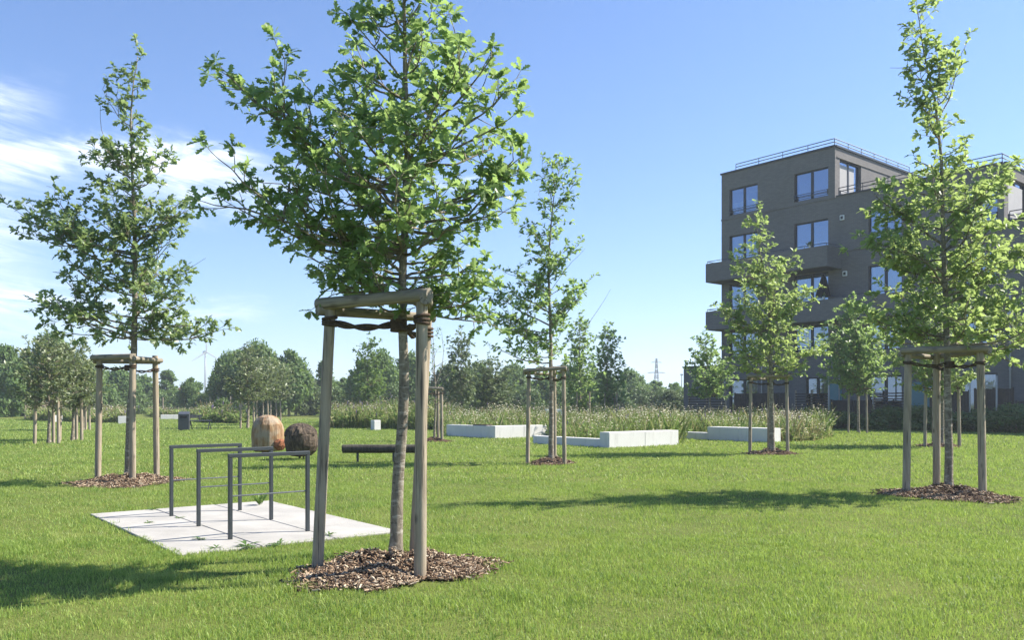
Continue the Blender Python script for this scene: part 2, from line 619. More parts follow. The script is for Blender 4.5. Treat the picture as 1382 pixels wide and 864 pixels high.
def scatter_leaves(tpl, P, D, N, S_):
    tv, tf = tpl
    n = len(P)
    D = D / np.linalg.norm(D, axis=1)[:, None]
    Z = N - D * np.sum(N * D, 1)[:, None]
    Z /= np.linalg.norm(Z, axis=1)[:, None] + 1e-9
    X = np.cross(D, Z)
    VV = (P[:, None, :] + S_[:, None, None] * (X[:, None, :] * tv[None, :, 0, None] + D[:, None, :] * tv[None, :, 1, None] + Z[:, None, :] * tv[None, :, 2, None])).reshape(-1, 3)
    k = len(tv)
    base = np.arange(n) * k
    fl = [i for f in tf for i in f]
    loops = (base[:, None] + np.array(fl)[None]).reshape(-1)
    sizes = np.tile([len(f) for f in tf], n)
    return VV, loops, sizes


def smooth_curve(p0, p1, sag, rnd, n=6, wig=.05):
    p0 = Vector(p0); p1 = Vector(p1)
    L = (p1 - p0).length
    out = []
    off = Vector((rnd.uniform(-1, 1), rnd.uniform(-1, 1), rnd.uniform(-1, 1))) * wig * L
    for i in range(n + 1):
        t = i / n
        p = p0.lerp(p1, t) + off * math.sin(math.pi * t) + Vector((0, 0, sag * L * math.sin(math.pi * t)))
        if 0 < i < n: p += Vector((rnd.uniform(-1, 1), rnd.uniform(-1, 1), rnd.uniform(-1, 1))) * .018 * L
        out.append(p)
    return out


def young_tree(name, label, cat, Y, trunk_px, env, limbs=(), auto=30, tpl=OAK_MID, leaf=.11, lmat='oak_leaf', r0=.06,
               twig_step=.16, twig_len=(.12, .38), per_twig=(4, 8), seed=1, group=None, dfac=1.0, sides=9, rise=.75, thin=1.0, bare=(), interior=.6, tipf=.5, fork=9.0):
    """a tapered trunk, limbs inside the outline env = [(y, xleft, xright)] (photo rows turned into metres at depth Y) and leafy twigs"""
    rnd = random.Random(seed); rg = np.random.default_rng(seed)
    x0 = gx(trunk_px[0][0], Y)
    root = empty(name, (x0, Y, 0), 0, label, cat, group)
    tr = []
    for i, (px, py) in enumerate(trunk_px):
        z = 0.0 if i == 0 else gz(py, Y)
        tr.append(Vector((gx(px, Y) - x0, rnd.uniform(-.03, .03) if i else 0, z)))
    # refine the trunk
    fine = []
    for i in range(len(tr) - 1):
        k = max(2, int((tr[i + 1].z - tr[i].z) / .25))
        for j in range(k):
            t = j / k
            p = tr[i].lerp(tr[i + 1], t)
            if fine: p += Vector((rnd.uniform(-1, 1), rnd.uniform(-1, 1), 0)) * r0 * .10
            fine.append(p)
    fine.append(tr[-1])
    H = tr[-1].z
    def tpos(z):
        z = max(0, min(H, z))
        for a, b in zip(fine, fine[1:]):
            if a.z <= z <= b.z: return a.lerp(b, (z - a.z) / max(1e-6, b.z - a.z))
        return fine[-1]
    def trad(z): return max(.006, r0 * (1 - .93 * (z / H) ** .9)) * (1.35 - .35 * min(1, z / .25))
    mb = MB()
    mb.tube([fine[0] - Vector((0, 0, .06))] + fine, [trad(0) * 1.05] + [trad(p.z) for p in fine], sides, 0, True, .05, seed)
    rows = sorted([(gz(y, Y), gx(l, Y) - x0, gx(r, Y) - x0) for (y, l, r) in env])
    zs = [r[0] for r in rows]
    def ext(z):
        return float(np.interp(z, zs, [r[1] for r in rows])), float(np.interp(z, zs, [r[2] for r in rows]))
    zlo, zhi = zs[0], zs[-1]
    LL = []
    for lb in limbs:
        (px, py, dy) = lb[:3]
        tip = Vector((gx(px, Y + dy) - x0, dy, gz(py, Y + dy)))
        back = tpos(tip.z) - tip; back.z = 0
        tip += back * min(.5, twig_len[1] * .55 / max(.05, back.length))
        if len(lb) > 3: zst = gz(lb[3], Y)
        else:
            hr = math.hypot(tip.x - tpos(tip.z).x, tip.y)
            zst = max(zlo + .05, tip.z - hr * rnd.uniform(.5, .8))
        LL.append((zst, tip, 1.0))
    # auto limbs, more where the outline is wide
    zz = np.linspace(zlo, zhi - .05, 200)
    wgt = np.array([.25 + (ext(z)[1] - ext(z)[0]) for z in zz]); wgt /= wgt.sum()
    cum = np.cumsum(wgt)
    for i in range(auto):
        z = float(np.interp((i + rnd.random()) / auto, cum, zz))
        az = i * 2.39996 + rnd.uniform(-.4, .4)
        l, r = ext(z)
        tx = tpos(z).x
        rr, ll = max(.08, r - tx), max(.08, tx - l)
        dep = (rr + ll) / 2 * dfac
        hx = math.cos(az) * (rr if math.cos(az) > 0 else ll)
        hy = math.sin(az) * dep
        s = rnd.uniform(.62, 1.0) if rnd.random() > .25 else rnd.uniform(.35, .7)
        tip = Vector((tx + hx * s, hy * s, z))
        hr = math.hypot(hx * s, hy * s)
        zst = max(zlo - .12 + rnd.uniform(0, .2), z - hr * rnd.uniform(rise * .7, rise * 1.15))
        LL.append((zst, tip, s))
    P = []; D = []
    def twig(p, d, L):
        n = 3
        pts = [p]
        q = p.copy(); dd = d.copy()
        for k in range(n):
            dd = (dd + Vector((rnd.uniform(-1, 1), rnd.uniform(-1, 1), rnd.uniform(-.5, .9))) * .22).normalized()
            q = q + dd * (L / n); pts.append(q)
        mb.tube(pts, [.0045 * thin, .004 * thin, .003 * thin, .002 * thin], 4, 0, False)
        cnt = max(2, int(rnd.uniform(*per_twig)))
        for k in range(cnt):
            t = 1.0 if k < cnt * tipf else rnd.uniform(.25, 1)
            f_ = t * n; a = min(n - 1, int(f_))
            b = pts[a].lerp(pts[a + 1], f_ - a)
            v = dd * .55 + Vector((rnd.uniform(-1, 1), rnd.uniform(-1, 1), rnd.uniform(-.8, .65))) * .95
            P.append(b); D.append(v)
    for (zst, tip, s) in LL:
        st = tpos(zst)
        L = (tip - st).length
        c = smooth_curve(st, tip, -.06 + rnd.uniform(-.06, .06), rnd, 6, .09)
        side_limbs = []
        if L > fork:
            for q_ in range(int(L / fork)):
                k0 = rnd.randint(2, 4)
                d0 = (c[k0 + 1] - c[k0]).normalized()
                sd_ = Vector((rnd.uniform(-1, 1), rnd.uniform(-1, 1), rnd.uniform(-.25, .7))).normalized()
                e0 = c[k0] + (d0 * .6 + sd_ * .8).normalized() * L * rnd.uniform(.28, .5)
                side_limbs.append(smooth_curve(c[k0], e0, 0, rnd, 6, .08))
        rb = min(trad(zst) * .6, .007 + .009 * L) * (thin ** .5)
        mb.tube(c, [rb * (1 - .8 * k / 6) + .0015 for k in range(7)], 6, 0, False)
        for c2 in side_limbs:
            mb.tube(c2, [rb * .55 * (1 - .75 * k / 6) + .0012 for k in range(7)], 5, 0, False)
        for cc in [c] + side_limbs:
          Lc = (cc[6] - cc[0]).length
          m = max(2, int(Lc / twig_step))
          for k in range(m + 1):
            t = .22 + .78 * k / m
            t = min(1, t + rnd.uniform(-.05, .05))
            if t < .55 and cc is c and rnd.random() > interior: continue
            f_ = t * 6; a = min(5, int(f_))
            p = cc[a].lerp(cc[a + 1], f_ - a)
            d = (cc[a + 1] - cc[a]).normalized()
            side = Vector((rnd.uniform(-1, 1), rnd.uniform(-1, 1), rnd.uniform(-.6, .9)))
            dd = (d * (.9 if k == m else .5) + side * .75).normalized()
            twig(p, dd, rnd.uniform(*twig_len) * (.75 + .25 * min(1, L)))
    # leader
    for k in range(int(H / (twig_step * 1.2))):
        z = zlo + (H - zlo) * (.35 + .65 * rnd.random())
        a = rnd.uniform(0, 6.28)
        twig(tpos(z), Vector((math.cos(a), math.sin(a), .7)).normalized(), rnd.uniform(*twig_len))
    twig(tpos(H), Vector((0, 0, 1)), twig_len[1] * .8)
    for (sx, sy, ex, ey, dy) in bare:
        a = Vector((gx(sx, Y) - x0, dy * .4, gz(sy, Y))); b = Vector((gx(ex, Y) - x0, dy, gz(ey, Y)))
        mb.tube(smooth_curve(a, b, 0, rnd, 5, .04), [.008, .007, .006, .005, .004, .003], 5, 0, False)
    o = mb.build('trunk', M['bark'], root, True)
    P = np.array([tuple(p) for p in P]); D = np.array([tuple(d) for d in D])
    n = len(P)
    N = rg.normal(0, .55, (n, 3)) + np.array([.15, 0, 1.0])
    S_ = leaf * rg.uniform(.5, 1.3, n)
    VV, lo, sz = scatter_leaves(tpl, P, D, N, S_)
    raw_mesh('crown', VV, lo, sz, [M[lmat]], None, False, root)
    return root


# ------------------------------------------------------------------ wooden supports
def support(pts, trunk, label, H=2.43, rp=.058, seed=0, beams=((0, 1), (0, 2), (1, 2)), lean=.03, sides=12, group=None, ropes=True, hi=True, near=False, head=None):
    rnd = random.Random(seed)
    cx = sum(p[0] for p in pts) / 3; cy = sum(p[1] for p in pts) / 3
    root = empty('tree_support', (cx, cy, 0), 0, label, 'tree support', group)
    tops = []
    for k, p in enumerate(pts):
        b = Vector((p[0] - cx, p[1] - cy, -.05))
        h = H - .03 + rnd.uniform(-.03, .03)
        t = Vector((b.x * (1 - lean * 2), b.y * (1 - lean * 2), h))
        if head: t.x, t.y = head[k][0] - cx, head[k][1] - cy
        tops.append(t)
        mb = MB()
        ln = 7 if hi else 2
        mb.tube([b.lerp(t, i / ln) for i in range(ln + 1)], [rp * (1.03 - .08 * i / ln) for i in range(ln + 1)], sides, 0, True, .015 if hi else 0, seed + k)
        sm_angle(mb.build('post', M['post'], root), 40)
    for n, (a, b) in enumerate(beams):
        A = tops[a].copy(); B = tops[b].copy()
        d = (B - A).normalized()
        out = Vector((d.y, -d.x, 0))
        if out.dot((A + B) / 2) < 0: out = -out
        dz = (.015, -.045, -.02)[n]
        oo = .035 if near else .075
        A = A - d * .11 + out * oo; B = B + d * .10 + out * oo
        if not near: dz -= .075
        A.z = tops[a].z + dz; B.z = tops[b].z + dz
        mb = MB()
        rr = rp * ((1.12, .9, 1.0) if near else (.98, .8, .85))[n]
        k = 5 if hi else 1
        mb.tube([(0, 0, (i / k - .5) * (B - A).length) for i in range(k + 1)], [rr * (1 - .05 * i / k) for i in range(k + 1)], sides, 0, True, .02 if hi else 0, seed + 9 + n)
        o = sm_angle(mb.build('crossbar', M['beam'], root, loc=(A + B) / 2), 40)
        o.rotation_mode = 'QUATERNION'; o.rotation_quaternion = d.to_track_quat('Z', 'Y')
    if ropes:
        tx, ty = trunk[0] - cx, trunk[1] - cy
        for k in range(3):
            z = H - (.19 if near else .27) - .022 * k
            b = Vector((pts[k][0] - cx, pts[k][1] - cy, 0))
            pz = Vector((b.x, b.y, -.05)).lerp(tops[k], (z + .05) / (tops[k].z + .05))
            T = Vector((tx, ty, z - .01))
            mb = MB()
            d = (T - pz); d.z = 0; d.normalize()
            side = Vector((-d.y, d.x, 0))
            m = 14 if hi else 4
            for s in (-1, 1):
                path = []
                for i in range(m + 1):
                    t = i / m
                    q = pz.lerp(T, t) + side * (s * rp * .95 * (1 - t) + s * .05 * t)
                    w = math.sin(math.pi * t)
                    ang = t * 9 + (0 if s > 0 else math.pi)
                    q = q.lerp(pz.lerp(T, t) + side * (.018 * math.cos(ang)) + Vector((0, 0, .018 * math.sin(ang))), min(1, w * 2.2))
                    q.z += -.045 * w
                    path.append(q)
                mb.tube(path, .019 if near else .014, 6 if hi else 4)
            for s in ((-.03, 0.0, .03) if near else (-.014, .016)) if hi else (0.0,):       # turns round the post
                ring = [pz + Vector((math.cos(a), math.sin(a), 0)) * (rp + .008) + Vector((0, 0, s + .008 * math.sin(a + s * 40))) for a in np.linspace(0, 6.4, 15 if hi else 9)]
                mb.tube(ring, .0145 if hi else .02, 6 if hi else 4)
            for s in (-.02, .02) if hi else (0.0,):                   # turns round the trunk
                ring = [T + Vector((math.cos(a), math.sin(a), 0)) * .062 + Vector((0, 0, s)) for a in np.linspace(0, 6.4, 15 if hi else 9)]
                mb.tube(ring, .017, 6 if hi else 4)
            mb.build('rope', M['rope'], root, True)
    return root


# -- the big oak by the bicycle stands
Y1 = 7.6
young_tree('oak_tree', 'largest young oak with spreading leafy limbs beside the bicycle stands', 'tree', Y1,
           [(533, 768), (538, 640), (545, 545), (543, 400), (546, 300), (549, 200), (546, 100), (545, 10), (550, -110), (553, -200)],
           [(405, 470, 600), (385, 425, 655), (355, 410, 670), (330, 412, 640), (300, 392, 690), (270, 385, 715), (235, 385, 712), (200, 390, 705), (160, 395, 708),
            (120, 425, 700), (90, 462, 680), (60, 475, 645), (30, 458, 600), (0, 455, 590), (-60, 455, 605), (-120, 480, 600), (-170, 520, 590)],
           limbs=[(282, 98, -.3, 265), (345, 140, -.2, 255), (300, 118, -.1, 262), (266, 276, -.35, 352), (300, 282, -.2, 350), (340, 290, .1, 345), (372, 300, -.5, 340),
                  (440, 245, -.6, 330), (420, 385, .15, 398), (455, 390, -.3, 400), (640, 388, .25, 392), (655, 405, -.4, 385), (668, 372, .2, 375),
                  (708, 228, .1, 300), (690, 262, -.5, 310), (715, 110, .1, 215), (700, 165, -.3, 235), (655, 60, .2, 170), (688, 72, -.2, 185), (640, 95, -.6, 200),
                  (598, 40, .1, 110), (455, 30, -.1, 110), (500, -30, -.4, 60), (590, -50, .3, 40), (400, 210, .5, 290), (620, 300, -.8, 345), (480, 320, -.9, 370),
                  (560, 230, -1.0, 300), (520, 150, -.9, 220), (600, 160, -.8, 230), (470, 110, -.5, 190), (715, 215, -.2, 280), (395, 345, -.3, 380), (430, 360, .4, 385), (425, 398, -.1, 400), (475, 400, .3, 402), (505, 385, -.5, 400), (605, 398, -.2, 400), (640, 402, .35, 398), (672, 425, -.1, 395), (575, 380, .5, 400), (450, 330, .6, 370), (630, 345, .5, 375)],
           auto=44, tpl=OAK_HI, leaf=.104, lmat='oak_leaf', r0=.062, rise=.40, twig_step=.135, twig_len=(.10, .27), per_twig=(10, 17), seed=5, sides=14, interior=.42, tipf=.7, fork=.5)
support([(-1.753, 7.53), (-.782, 7.12), (-.966, 8.27)], (-1.03, 7.6), 'large weathered wooden post support around the biggest oak by the bicycle stands', 2.43, .052, 3, near=True, head=[(-1.637, 7.55), (-.765, 7.12), (-.83, 8.2)])
mulch(-1.08, 7.48, .78, .80, 9000, 'bark mulch heap under the biggest oak by the bicycle stands', 3)

# -- oak on the other side of the pad
young_tree('oak_tree', 'slender grey green oak standing before wispy clouds behind the bicycle stands', 'tree', 15.9,
           [(174, 652), (177, 560), (181, 470), (182, 330), (178, 220), (177, 160), (180, 110), (185, 76)],
           [(458, 110, 255), (440, 92, 280), (410, 62, 255), (380, 66, 250), (350, 68, 252), (320, 62, 235), (300, 58, 240), (280, 78, 238), (250, 105, 228), (220, 118, 222),
            (200, 135, 212), (170, 142, 198), (150, 145, 196), (120, 155, 194), (100, 168, 193), (78, 180, 190)],
           limbs=[(10, 288, -.2, 355), (30, 292, .2, 350), (55, 300, -.4, 345), (60, 410, .2, 440), (262, 285, .1, 340), (262, 268, -.3, 330), (308, 447, -.2, 452), (285, 440, .2, 450),
                  (122, 120, .0, 170), (112, 203, .1, 240), (130, 210, -.2, 245), (228, 205, .1, 250), (245, 330, .2, 380), (250, 385, -.3, 420), (75, 350, -.2, 400), (258, 430, .4, 452)],
           auto=44, fork=.55, tpl=OAK_MID, leaf=.13, lmat='oak_leaf_cool', r0=.085, rise=.5, twig_step=.17, twig_len=(.14, .42), per_twig=(11, 18), seed=21, interior=.75,
           bare=[(190, 400, 275, 347, .1), (150, 225, 132, 140, .1)])
support([(-7.9, 15.97), (-7.0, 15.45), (-7.0, 16.5)], (-7.28, 15.9), 'three grey posts with crossbars around the oak behind the bicycle stands', 2.48, .057, 4)
mulch(-7.25, 15.75, .98, .9, 5000, 'bark mulch ring behind the bicycle stands', 5)

# -- oak in front of the building
young_tree('oak_tree', 'tall bright green oak with pointed top standing before the dark apartment block', 'tree', 13.78,
           [(1281, 668), (1280, 560), (1278, 460), (1274, 330), (1270, 220), (1263, 140), (1248, 70), (1238, 8)],
           [(462, 1195, 1395), (445, 1165, 1410), (420, 1150, 1420), (390, 1165, 1410), (365, 1170, 1400), (335, 1155, 1395), (310, 1172, 1368), (285, 1180, 1350), (262, 1180, 1352),
            (240, 1190, 1345), (220, 1210, 1330), (195, 1218, 1308), (160, 1222, 1305), (130, 1216, 1300), (100, 1222, 1285), (75, 1222, 1275), (45, 1218, 1268), (12, 1224, 1252)],
           limbs=[(1314, 72, .1, 165), (1300, 90, -.1, 170), (1207, 89, .1, 125), (1210, 118, -.2, 160), (1152, 335, -.2, 370), (1165, 340, .3, 375), (1368, 232, .2, 330), (1362, 262, -.2, 340),
                  (1405, 330, .1, 400), (1395, 360, -.4, 410), (1162, 262, -.1, 330), (1175, 268, .3, 330), (1345, 250, -.3, 330), (1150, 425, .2, 450), (1400, 440, .3, 455)],
           auto=50, fork=.5, tpl=OAK_MID, leaf=.125, lmat='oak_leaf_bright', r0=.072, rise=.5, twig_step=.15, twig_len=(.14, .38), per_twig=(9, 15), seed=33, interior=.8,
           bare=[(1268, 88, 1205, 88, .1)])
support([(6.45, 13.7), (7.45, 13.25), (7.25, 14.3)], (7.19, 13.76), 'sturdy wooden post support around the tall oak before the apartment block', 2.44, .059, 6)
mulch(7.05, 13.55, .95, .85, 5500, 'bark mulch mound below the tall oak before the apartment block', 7)

# -- oak left of the white planter block
young_tree('oak_tree', 'slim oak with sparse crown standing before the long white planter wall', 'tree', 20.9,
           [(744, 626), (744, 520), (743, 450), (740, 350), (746, 275), (755, 226)],
           [(492, 700, 770), (470, 672, 768), (450, 668, 772), (420, 660, 770), (400, 668, 785), (375, 675, 775), (345, 690, 766), (315, 700, 765), (290, 712, 765), (262, 718, 775), (235, 722, 780), (215, 740, 770)],
           limbs=[(803, 382, .1, 440), (795, 392, -.2, 440), (788, 242, .1, 290), (793, 330, .0, 375), (655, 468, .2, 490), (665, 415, -.2, 450), (655, 395, .3, 440), (720, 225, .1, 280), (735, 218, -.2, 270)],
           auto=40, fork=.55, tpl=OAK_MID, leaf=.14, lmat='oak_leaf', r0=.075, rise=.5, twig_step=.17, twig_len=(.14, .40), per_twig=(8, 14), seed=44, interior=.8,
           bare=[(788, 452, 826, 388, .3), (745, 390, 790, 335, 0)])
support([(.39, 20.95), (1.29, 20.6), (1.1, 21.6)], (.98, 20.95), 'thin post support around the slim oak beside the long white planter wall', 2.43, .05, 8)
mulch(.98, 21.0, .62, .7, 900, 'flat bark mulch patch beside the long white planter wall', 9)

# -- oak before the left end of the building
young_tree('oak_tree', 'smaller oak before the balconies at the corner of the apartment block', 'tree', 24.9,
           [(1042, 614), (1041, 540), (1040, 480), (1038, 410), (1026, 340), (1019, 287)],
           [(503, 995, 1090), (480, 975, 1100), (455, 972, 1085), (425, 965, 1080), (400, 972, 1088), (378, 985, 1080), (355, 992, 1060), (335, 1000, 1045), (312, 1004, 1036), (290, 1012, 1028)],
           limbs=[(1105, 393, .1, 440), (1095, 400, -.3, 440), (1078, 350, .1, 400), (1122, 470, .2, 492), (1110, 478, -.2, 495), (962, 418, .1, 450), (985, 350, -.1, 390), (970, 428, .3, 455)],
           auto=44, fork=.55, tpl=OAK_MID, leaf=.145, lmat='oak_leaf_bright', r0=.09, rise=.5, twig_step=.17, twig_len=(.14, .42), per_twig=(8, 14), seed=55, interior=.85)
support([(7.1, 25.0), (8.15, 24.75), (7.9, 25.75)], (7.74, 24.95), 'thin post support around the smaller oak before the balconies', 2.4, .05, 10)
mulch(7.7, 24.95, .72, .75, 900, 'flat bark mulch patch under the smaller oak before the balconies', 11)

# -- oak behind the tall one, by the garden
young_tree('oak_tree', 'oak half hidden behind the tall oak before the apartment block', 'tree', 29.2,
           [(1271, 604), (1271, 540), (1270, 470), (1268, 410), (1266, 350)],
           [(528, 1235, 1310), (510, 1205, 1330), (480, 1195, 1345), (450, 1195, 1350), (420, 1215, 1330), (390, 1235, 1305), (360, 1255, 1280)],
           auto=70, tpl=OAK_LO, leaf=.17, lmat='oak_leaf_bright', r0=.075, rise=.5, twig_step=.2, twig_len=(.15, .45), per_twig=(9, 15), seed=66, interior=.85)
support([(14.4, 29.2), (15.5, 29.0), (15.1, 30.0)], (14.99, 29.25), 'slim post support seen between the posts of the tall oak before the apartment block', 2.32, .055, 12, hi=False)
mulch(14.95, 29.3, .8, .8, 500, 'small mulch patch seen between the posts of the tall oak', 13)

# -- round-headed small tree at the garden edge
young_tree('young_tree', 'round headed small tree at the shaded garden edge of the apartment block', 'tree', 42.6,
           [(1159, 585), (1158, 545), (1157, 500), (1155, 450), (1152, 408)],
           [(528, 1135, 1180), (510, 1112, 1190), (485, 1106, 1197), (460, 1106, 1195), (435, 1112, 1180), (418, 1130, 1170), (405, 1145, 1160)],
           auto=95, tpl=OAK_LO, leaf=.20, lmat='oak_leaf', r0=.07, rise=.5, twig_step=.2, twig_len=(.18, .5), per_twig=(10, 16), seed=77, interior=.9)
support([(17.15, 42.7), (17.85, 42.1), (17.88, 43.2)], (17.64, 42.6), 'three pale posts around the round headed tree at the shaded garden edge', 2.35, .05, 14, hi=False)

# -- tree at the far end of the building
young_tree('young_tree', 'leafy tree at the far end of the apartment block beside the slatted fence', 'tree', 47.0,
           [(958, 580), (958, 540), (955, 490), (951, 452)],
           [(535, 935, 990), (515, 926, 998), (495, 922, 992), (478, 928, 976), (464, 936, 964), (452, 944, 956)],
           auto=58, tpl=OAK_LO, leaf=.20, lmat='oak_leaf', r0=.08, rise=.5, twig_step=.22, twig_len=(.18, .5), per_twig=(9, 15), seed=88, interior=.9)

# -- nearly bare tree beside the big support
young_tree('young_tree', 'nearly bare thin tree with few leaves beside the small concrete block', 'tree', 33.2,
           [(586, 597), (588, 540), (586, 490), (584, 440)],
           [(545, 575, 602), (520, 570, 610), (490, 570, 612), (465, 575, 604), (440, 580, 592)],
           limbs=[(606, 452, .1, 520), (578, 455, .1, 520)],
           auto=14, tpl=OAK_LO, leaf=.11, lmat='far_leaf', r0=.05, twig_step=.4, twig_len=(.15, .5), per_twig=(2, 5), seed=99)
support([(-3.65, 33.2), (-2.75, 32.9), (-2.98, 33.8)], (-3.1, 33.25), 'dark post support around the nearly bare thin tree', 2.2, .055, 15, hi=False)
mulch(-3.1, 33.2, .8, .7, 300, 'small mulch patch under the nearly bare thin tree', 16)

# -- trees in and behind the flower meadow
for (px, Y, top, wl, wr, lab, sd, lm) in (
        (820, 58, 442, 796, 846, 'bushy young tree rising from the meadow behind the white planter block', 101, 'oak_leaf'),
        (783, 54, 432, 758, 806, 'leafy young tree just behind the slim oak in the meadow', 102, 'oak_leaf'),
        (623, 60, 452, 600, 643, 'slender pointed tree above the meadow behind the long white planter wall', 103, 'far_leaf_pale'),
        (497, 66, 460, 478, 528, 'narrow pointed tree behind the tall grass and log bench', 104, 'far_leaf'),
        (660, 64, 486, 634, 700, 'broad grey green willow above the long white planter wall', 105, 'far_leaf_pale')):
    mid = (top + 545) / 2
    young_tree('young_tree', lab, 'tree', Y, [(px, HY + F * EYE / Y), (px, 540), (px - 1, mid), (px, top)],
               [(552, wl + 8, wr - 8), (530, wl + 1, wr - 1), (505, wl, wr), (mid - 8, wl + 6, wr - 6), ((mid + top) / 2 - 6, wl * .66 + px * .34, wr * .66 + px * .34), (top, px - 8, px + 8)],
               auto=80, tpl=OAK_LO, leaf=.28, lmat=lm, r0=.09, rise=.5, twig_step=.26, twig_len=(.25, .6), per_twig=(5, 9), seed=sd, interior=.9)
for (px, Y, lab, sd) in ((825, 57, 'two post tops standing in the meadow below the bushy young tree', 31), (788, 53, 'pale post tops in the meadow just behind the slim oak', 32)):
    x = gx(px, Y)
    support([(x - .45, Y + .1), (x + .35, Y - .3), (x + .3, Y + .6)], (x, Y), lab, 2.3, .05, sd, hi=False, ropes=False, beams=())

# -- low broad orchard trees
for (px, Y, rows, lab, sd, wl) in (
        (66, 31.5, [(548, 40, 90), (530, 18, 102), (505, 16, 108), (480, 28, 108), (462, 45, 98), (452, 55, 85)], 'broad pale leaved orchard tree on leaning posts at the lawn edge', 201, 0),
        (98, 34.0, [(548, 80, 122), (530, 66, 128), (505, 60, 128), (480, 70, 124), (464, 80, 114)], 'pale leaved orchard tree between the broad orchard tree and the slender oak', 202, 0),
        (112, 47.0, [(548, 98, 128), (530, 90, 134), (505, 90, 134), (488, 98, 126)], 'smaller orchard tree standing behind the other pale leaved ones', 203, 0),
        (334, 51.0, [(540, 312, 356), (522, 300, 366), (500, 302, 366), (480, 316, 350), (470, 326, 340)], 'small orchard tree on a single stake above the carved wooden sculpture', 204, 0),
        (354, 58.0, [(540, 335, 376), (522, 326, 384), (500, 328, 384), (484, 342, 370)], 'small pale orchard tree directly behind the carved wooden sculpture', 205, 0),
        (372, 66.0, [(540, 356, 392), (522, 350, 398), (502, 352, 398), (488, 362, 388)], 'small orchard tree behind the dark wooden sculpture', 206, 0)):
    young_tree('orchard_tree', lab, 'tree', Y, [(px, HY + F * EYE / Y), (px + 1, 550), (px, 520), (px, rows[-1][0] + 2)], rows,
               auto=90, tpl=NARROW, leaf=.15 if Y < 40 else .2, lmat='orchard_leaf', r0=.07, twig_step=.22 if Y < 40 else .3, twig_len=(.15, .45), per_twig=(10, 16), seed=sd, interior=.9, rise=.4)
    x = gx(px, Y)
    support([(x - .28, Y - .45), (x + .42, Y - .1), (x - .1, Y + .5)], (x, Y),
            {201: 'leaning posts under the broad pale orchard tree', 202: 'posts under the orchard tree next to the slender oak', 203: 'posts under the smaller orchard tree at the back',
             204: 'posts under the small orchard tree above the carved sculpture', 205: 'thin posts directly behind the carved wooden sculpture', 206: 'thin posts behind the dark wooden sculpture'}[sd],
            1.75, .06, sd, hi=False, ropes=False, beams=())

# ------------------------------------------------------------------ wood of the far trees
def far_tree_mesh(seed, W, H, trunk_h, blobs, leaves, lsize, pointed=0.0):
    rg = np.random.default_rng(seed)
    cs = []
    for i in range(blobs):
        z = rg.uniform(.0, 1.0)
        prof = (math.sin(math.pi * min(1, .18 + .82 * z)) ** .6) * (1 - pointed * z)
        a = rg.uniform(0, 6.28); r = W / 2 * prof * math.sqrt(rg.uniform(.1, 1)) * rg.uniform(.6, 1.12)
        cs.append((r * math.cos(a), r * math.sin(a), trunk_h * .75 + (H - trunk_h * .75) * z * .93, rg.uniform(.06, .21) * W * (1 - .5 * pointed * z)))
    cs = np.array(cs)
    per = leaves // blobs
    P = []; N = []
    for (x, y, z, r) in cs:
        d = rg.normal(0, 1, (per, 3)); d /= np.linalg.norm(d, axis=1)[:, None]
        rr = r * rg.uniform(.3, 1.35, per) ** .7
        P.append(np.array([x, y, z]) + d * rr[:, None] * np.array([1, 1, .8])); N.append(d + np.array([0, 0, .5]) + rg.normal(0, .4, (per, 3)))
    P = np.concatenate(P); N = np.concatenate(N)
    D = rg.normal(0, 1, P.shape); D[:, 2] -= .3
    VV, lo, sz = scatter_leaves(OAK_LO, P, D, N, lsize * rg.uniform(.6, 1.3, len(P)))
    mb = MB()
    rt = .022 * H
    mb.tube([(0, 0, -.1), (.05, 0, H * .3), (-.05, .05, H * .6), (0, 0, H * .88)], [rt * 1.3, rt, rt * .6, rt * .2], 8)
    rnd = random.Random(seed)
    for i in range(10):
        c = cs[rnd.randrange(len(cs))]
        s = Vector((0, 0, max(trunk_h * .7, c[2] - W * .3)))
        mb.tube(smooth_curve(s, c[:3], -.05, rnd, 4), [rt * .4, rt * .3, rt * .22, rt * .15, rt * .08], 5, 0, False)
    return VV, lo, sz, mb


PROTO = {}
def proto(kind):
    if kind in PROTO: return PROTO[kind]
    spec = {'round': (1, 7.0, 9.0, 2.0, 50, 11000, .62, .1, 'far_leaf'), 'tall': (2, 5.4, 11.0, 2.0, 50, 11000, .55, .35, 'far_leaf'),
            'broad': (3, 10.0, 9.0, 1.6, 70, 14000, .66, .05, 'far_leaf'), 'pale': (4, 7.0, 8.0, 1.2, 50, 11000, .52, .15, 'far_leaf_pale'),
            'dark': (5, 7.6, 9.6, 1.0, 56, 12000, .62, .25, 'far_leaf'), 'bush': (6, 5.0, 3.4, .2, 36, 5000, .30, .1, 'shrub_leaf')}[kind]
    VV, lo, sz, mb = far_tree_mesh(*spec[:8])
    crown = raw_mesh('crown', VV, lo, sz, [M[spec[8]]])
    trunk = mb.build('trunk', M['bark'], None, True)
    PROTO[kind] = [trunk, crown, spec[1], spec[2], True]
    return PROTO[kind]


def far_tree(kind, px, Y, top, wpx, label, rz, group=None, name=None):
    tr, cr, W, H, fresh = proto(kind)
    root = empty(name or ('far_bush' if kind == 'bush' else 'far_tree'), (gx(px, Y), Y, 0), rz, label, 'bush' if kind == 'bush' else 'tree', group)
    if fresh:
        parts = (tr, cr); PROTO[kind][4] = False
    else:
        parts = []
        for s in (tr, cr):
            c = s.copy(); COL.objects.link(c); parts.append(c)
    for c in parts: c.parent = root
    root.scale = (wpx * Y / F / W,) * 2 + (gz(top, Y) / (H * 1.02),)
    return root


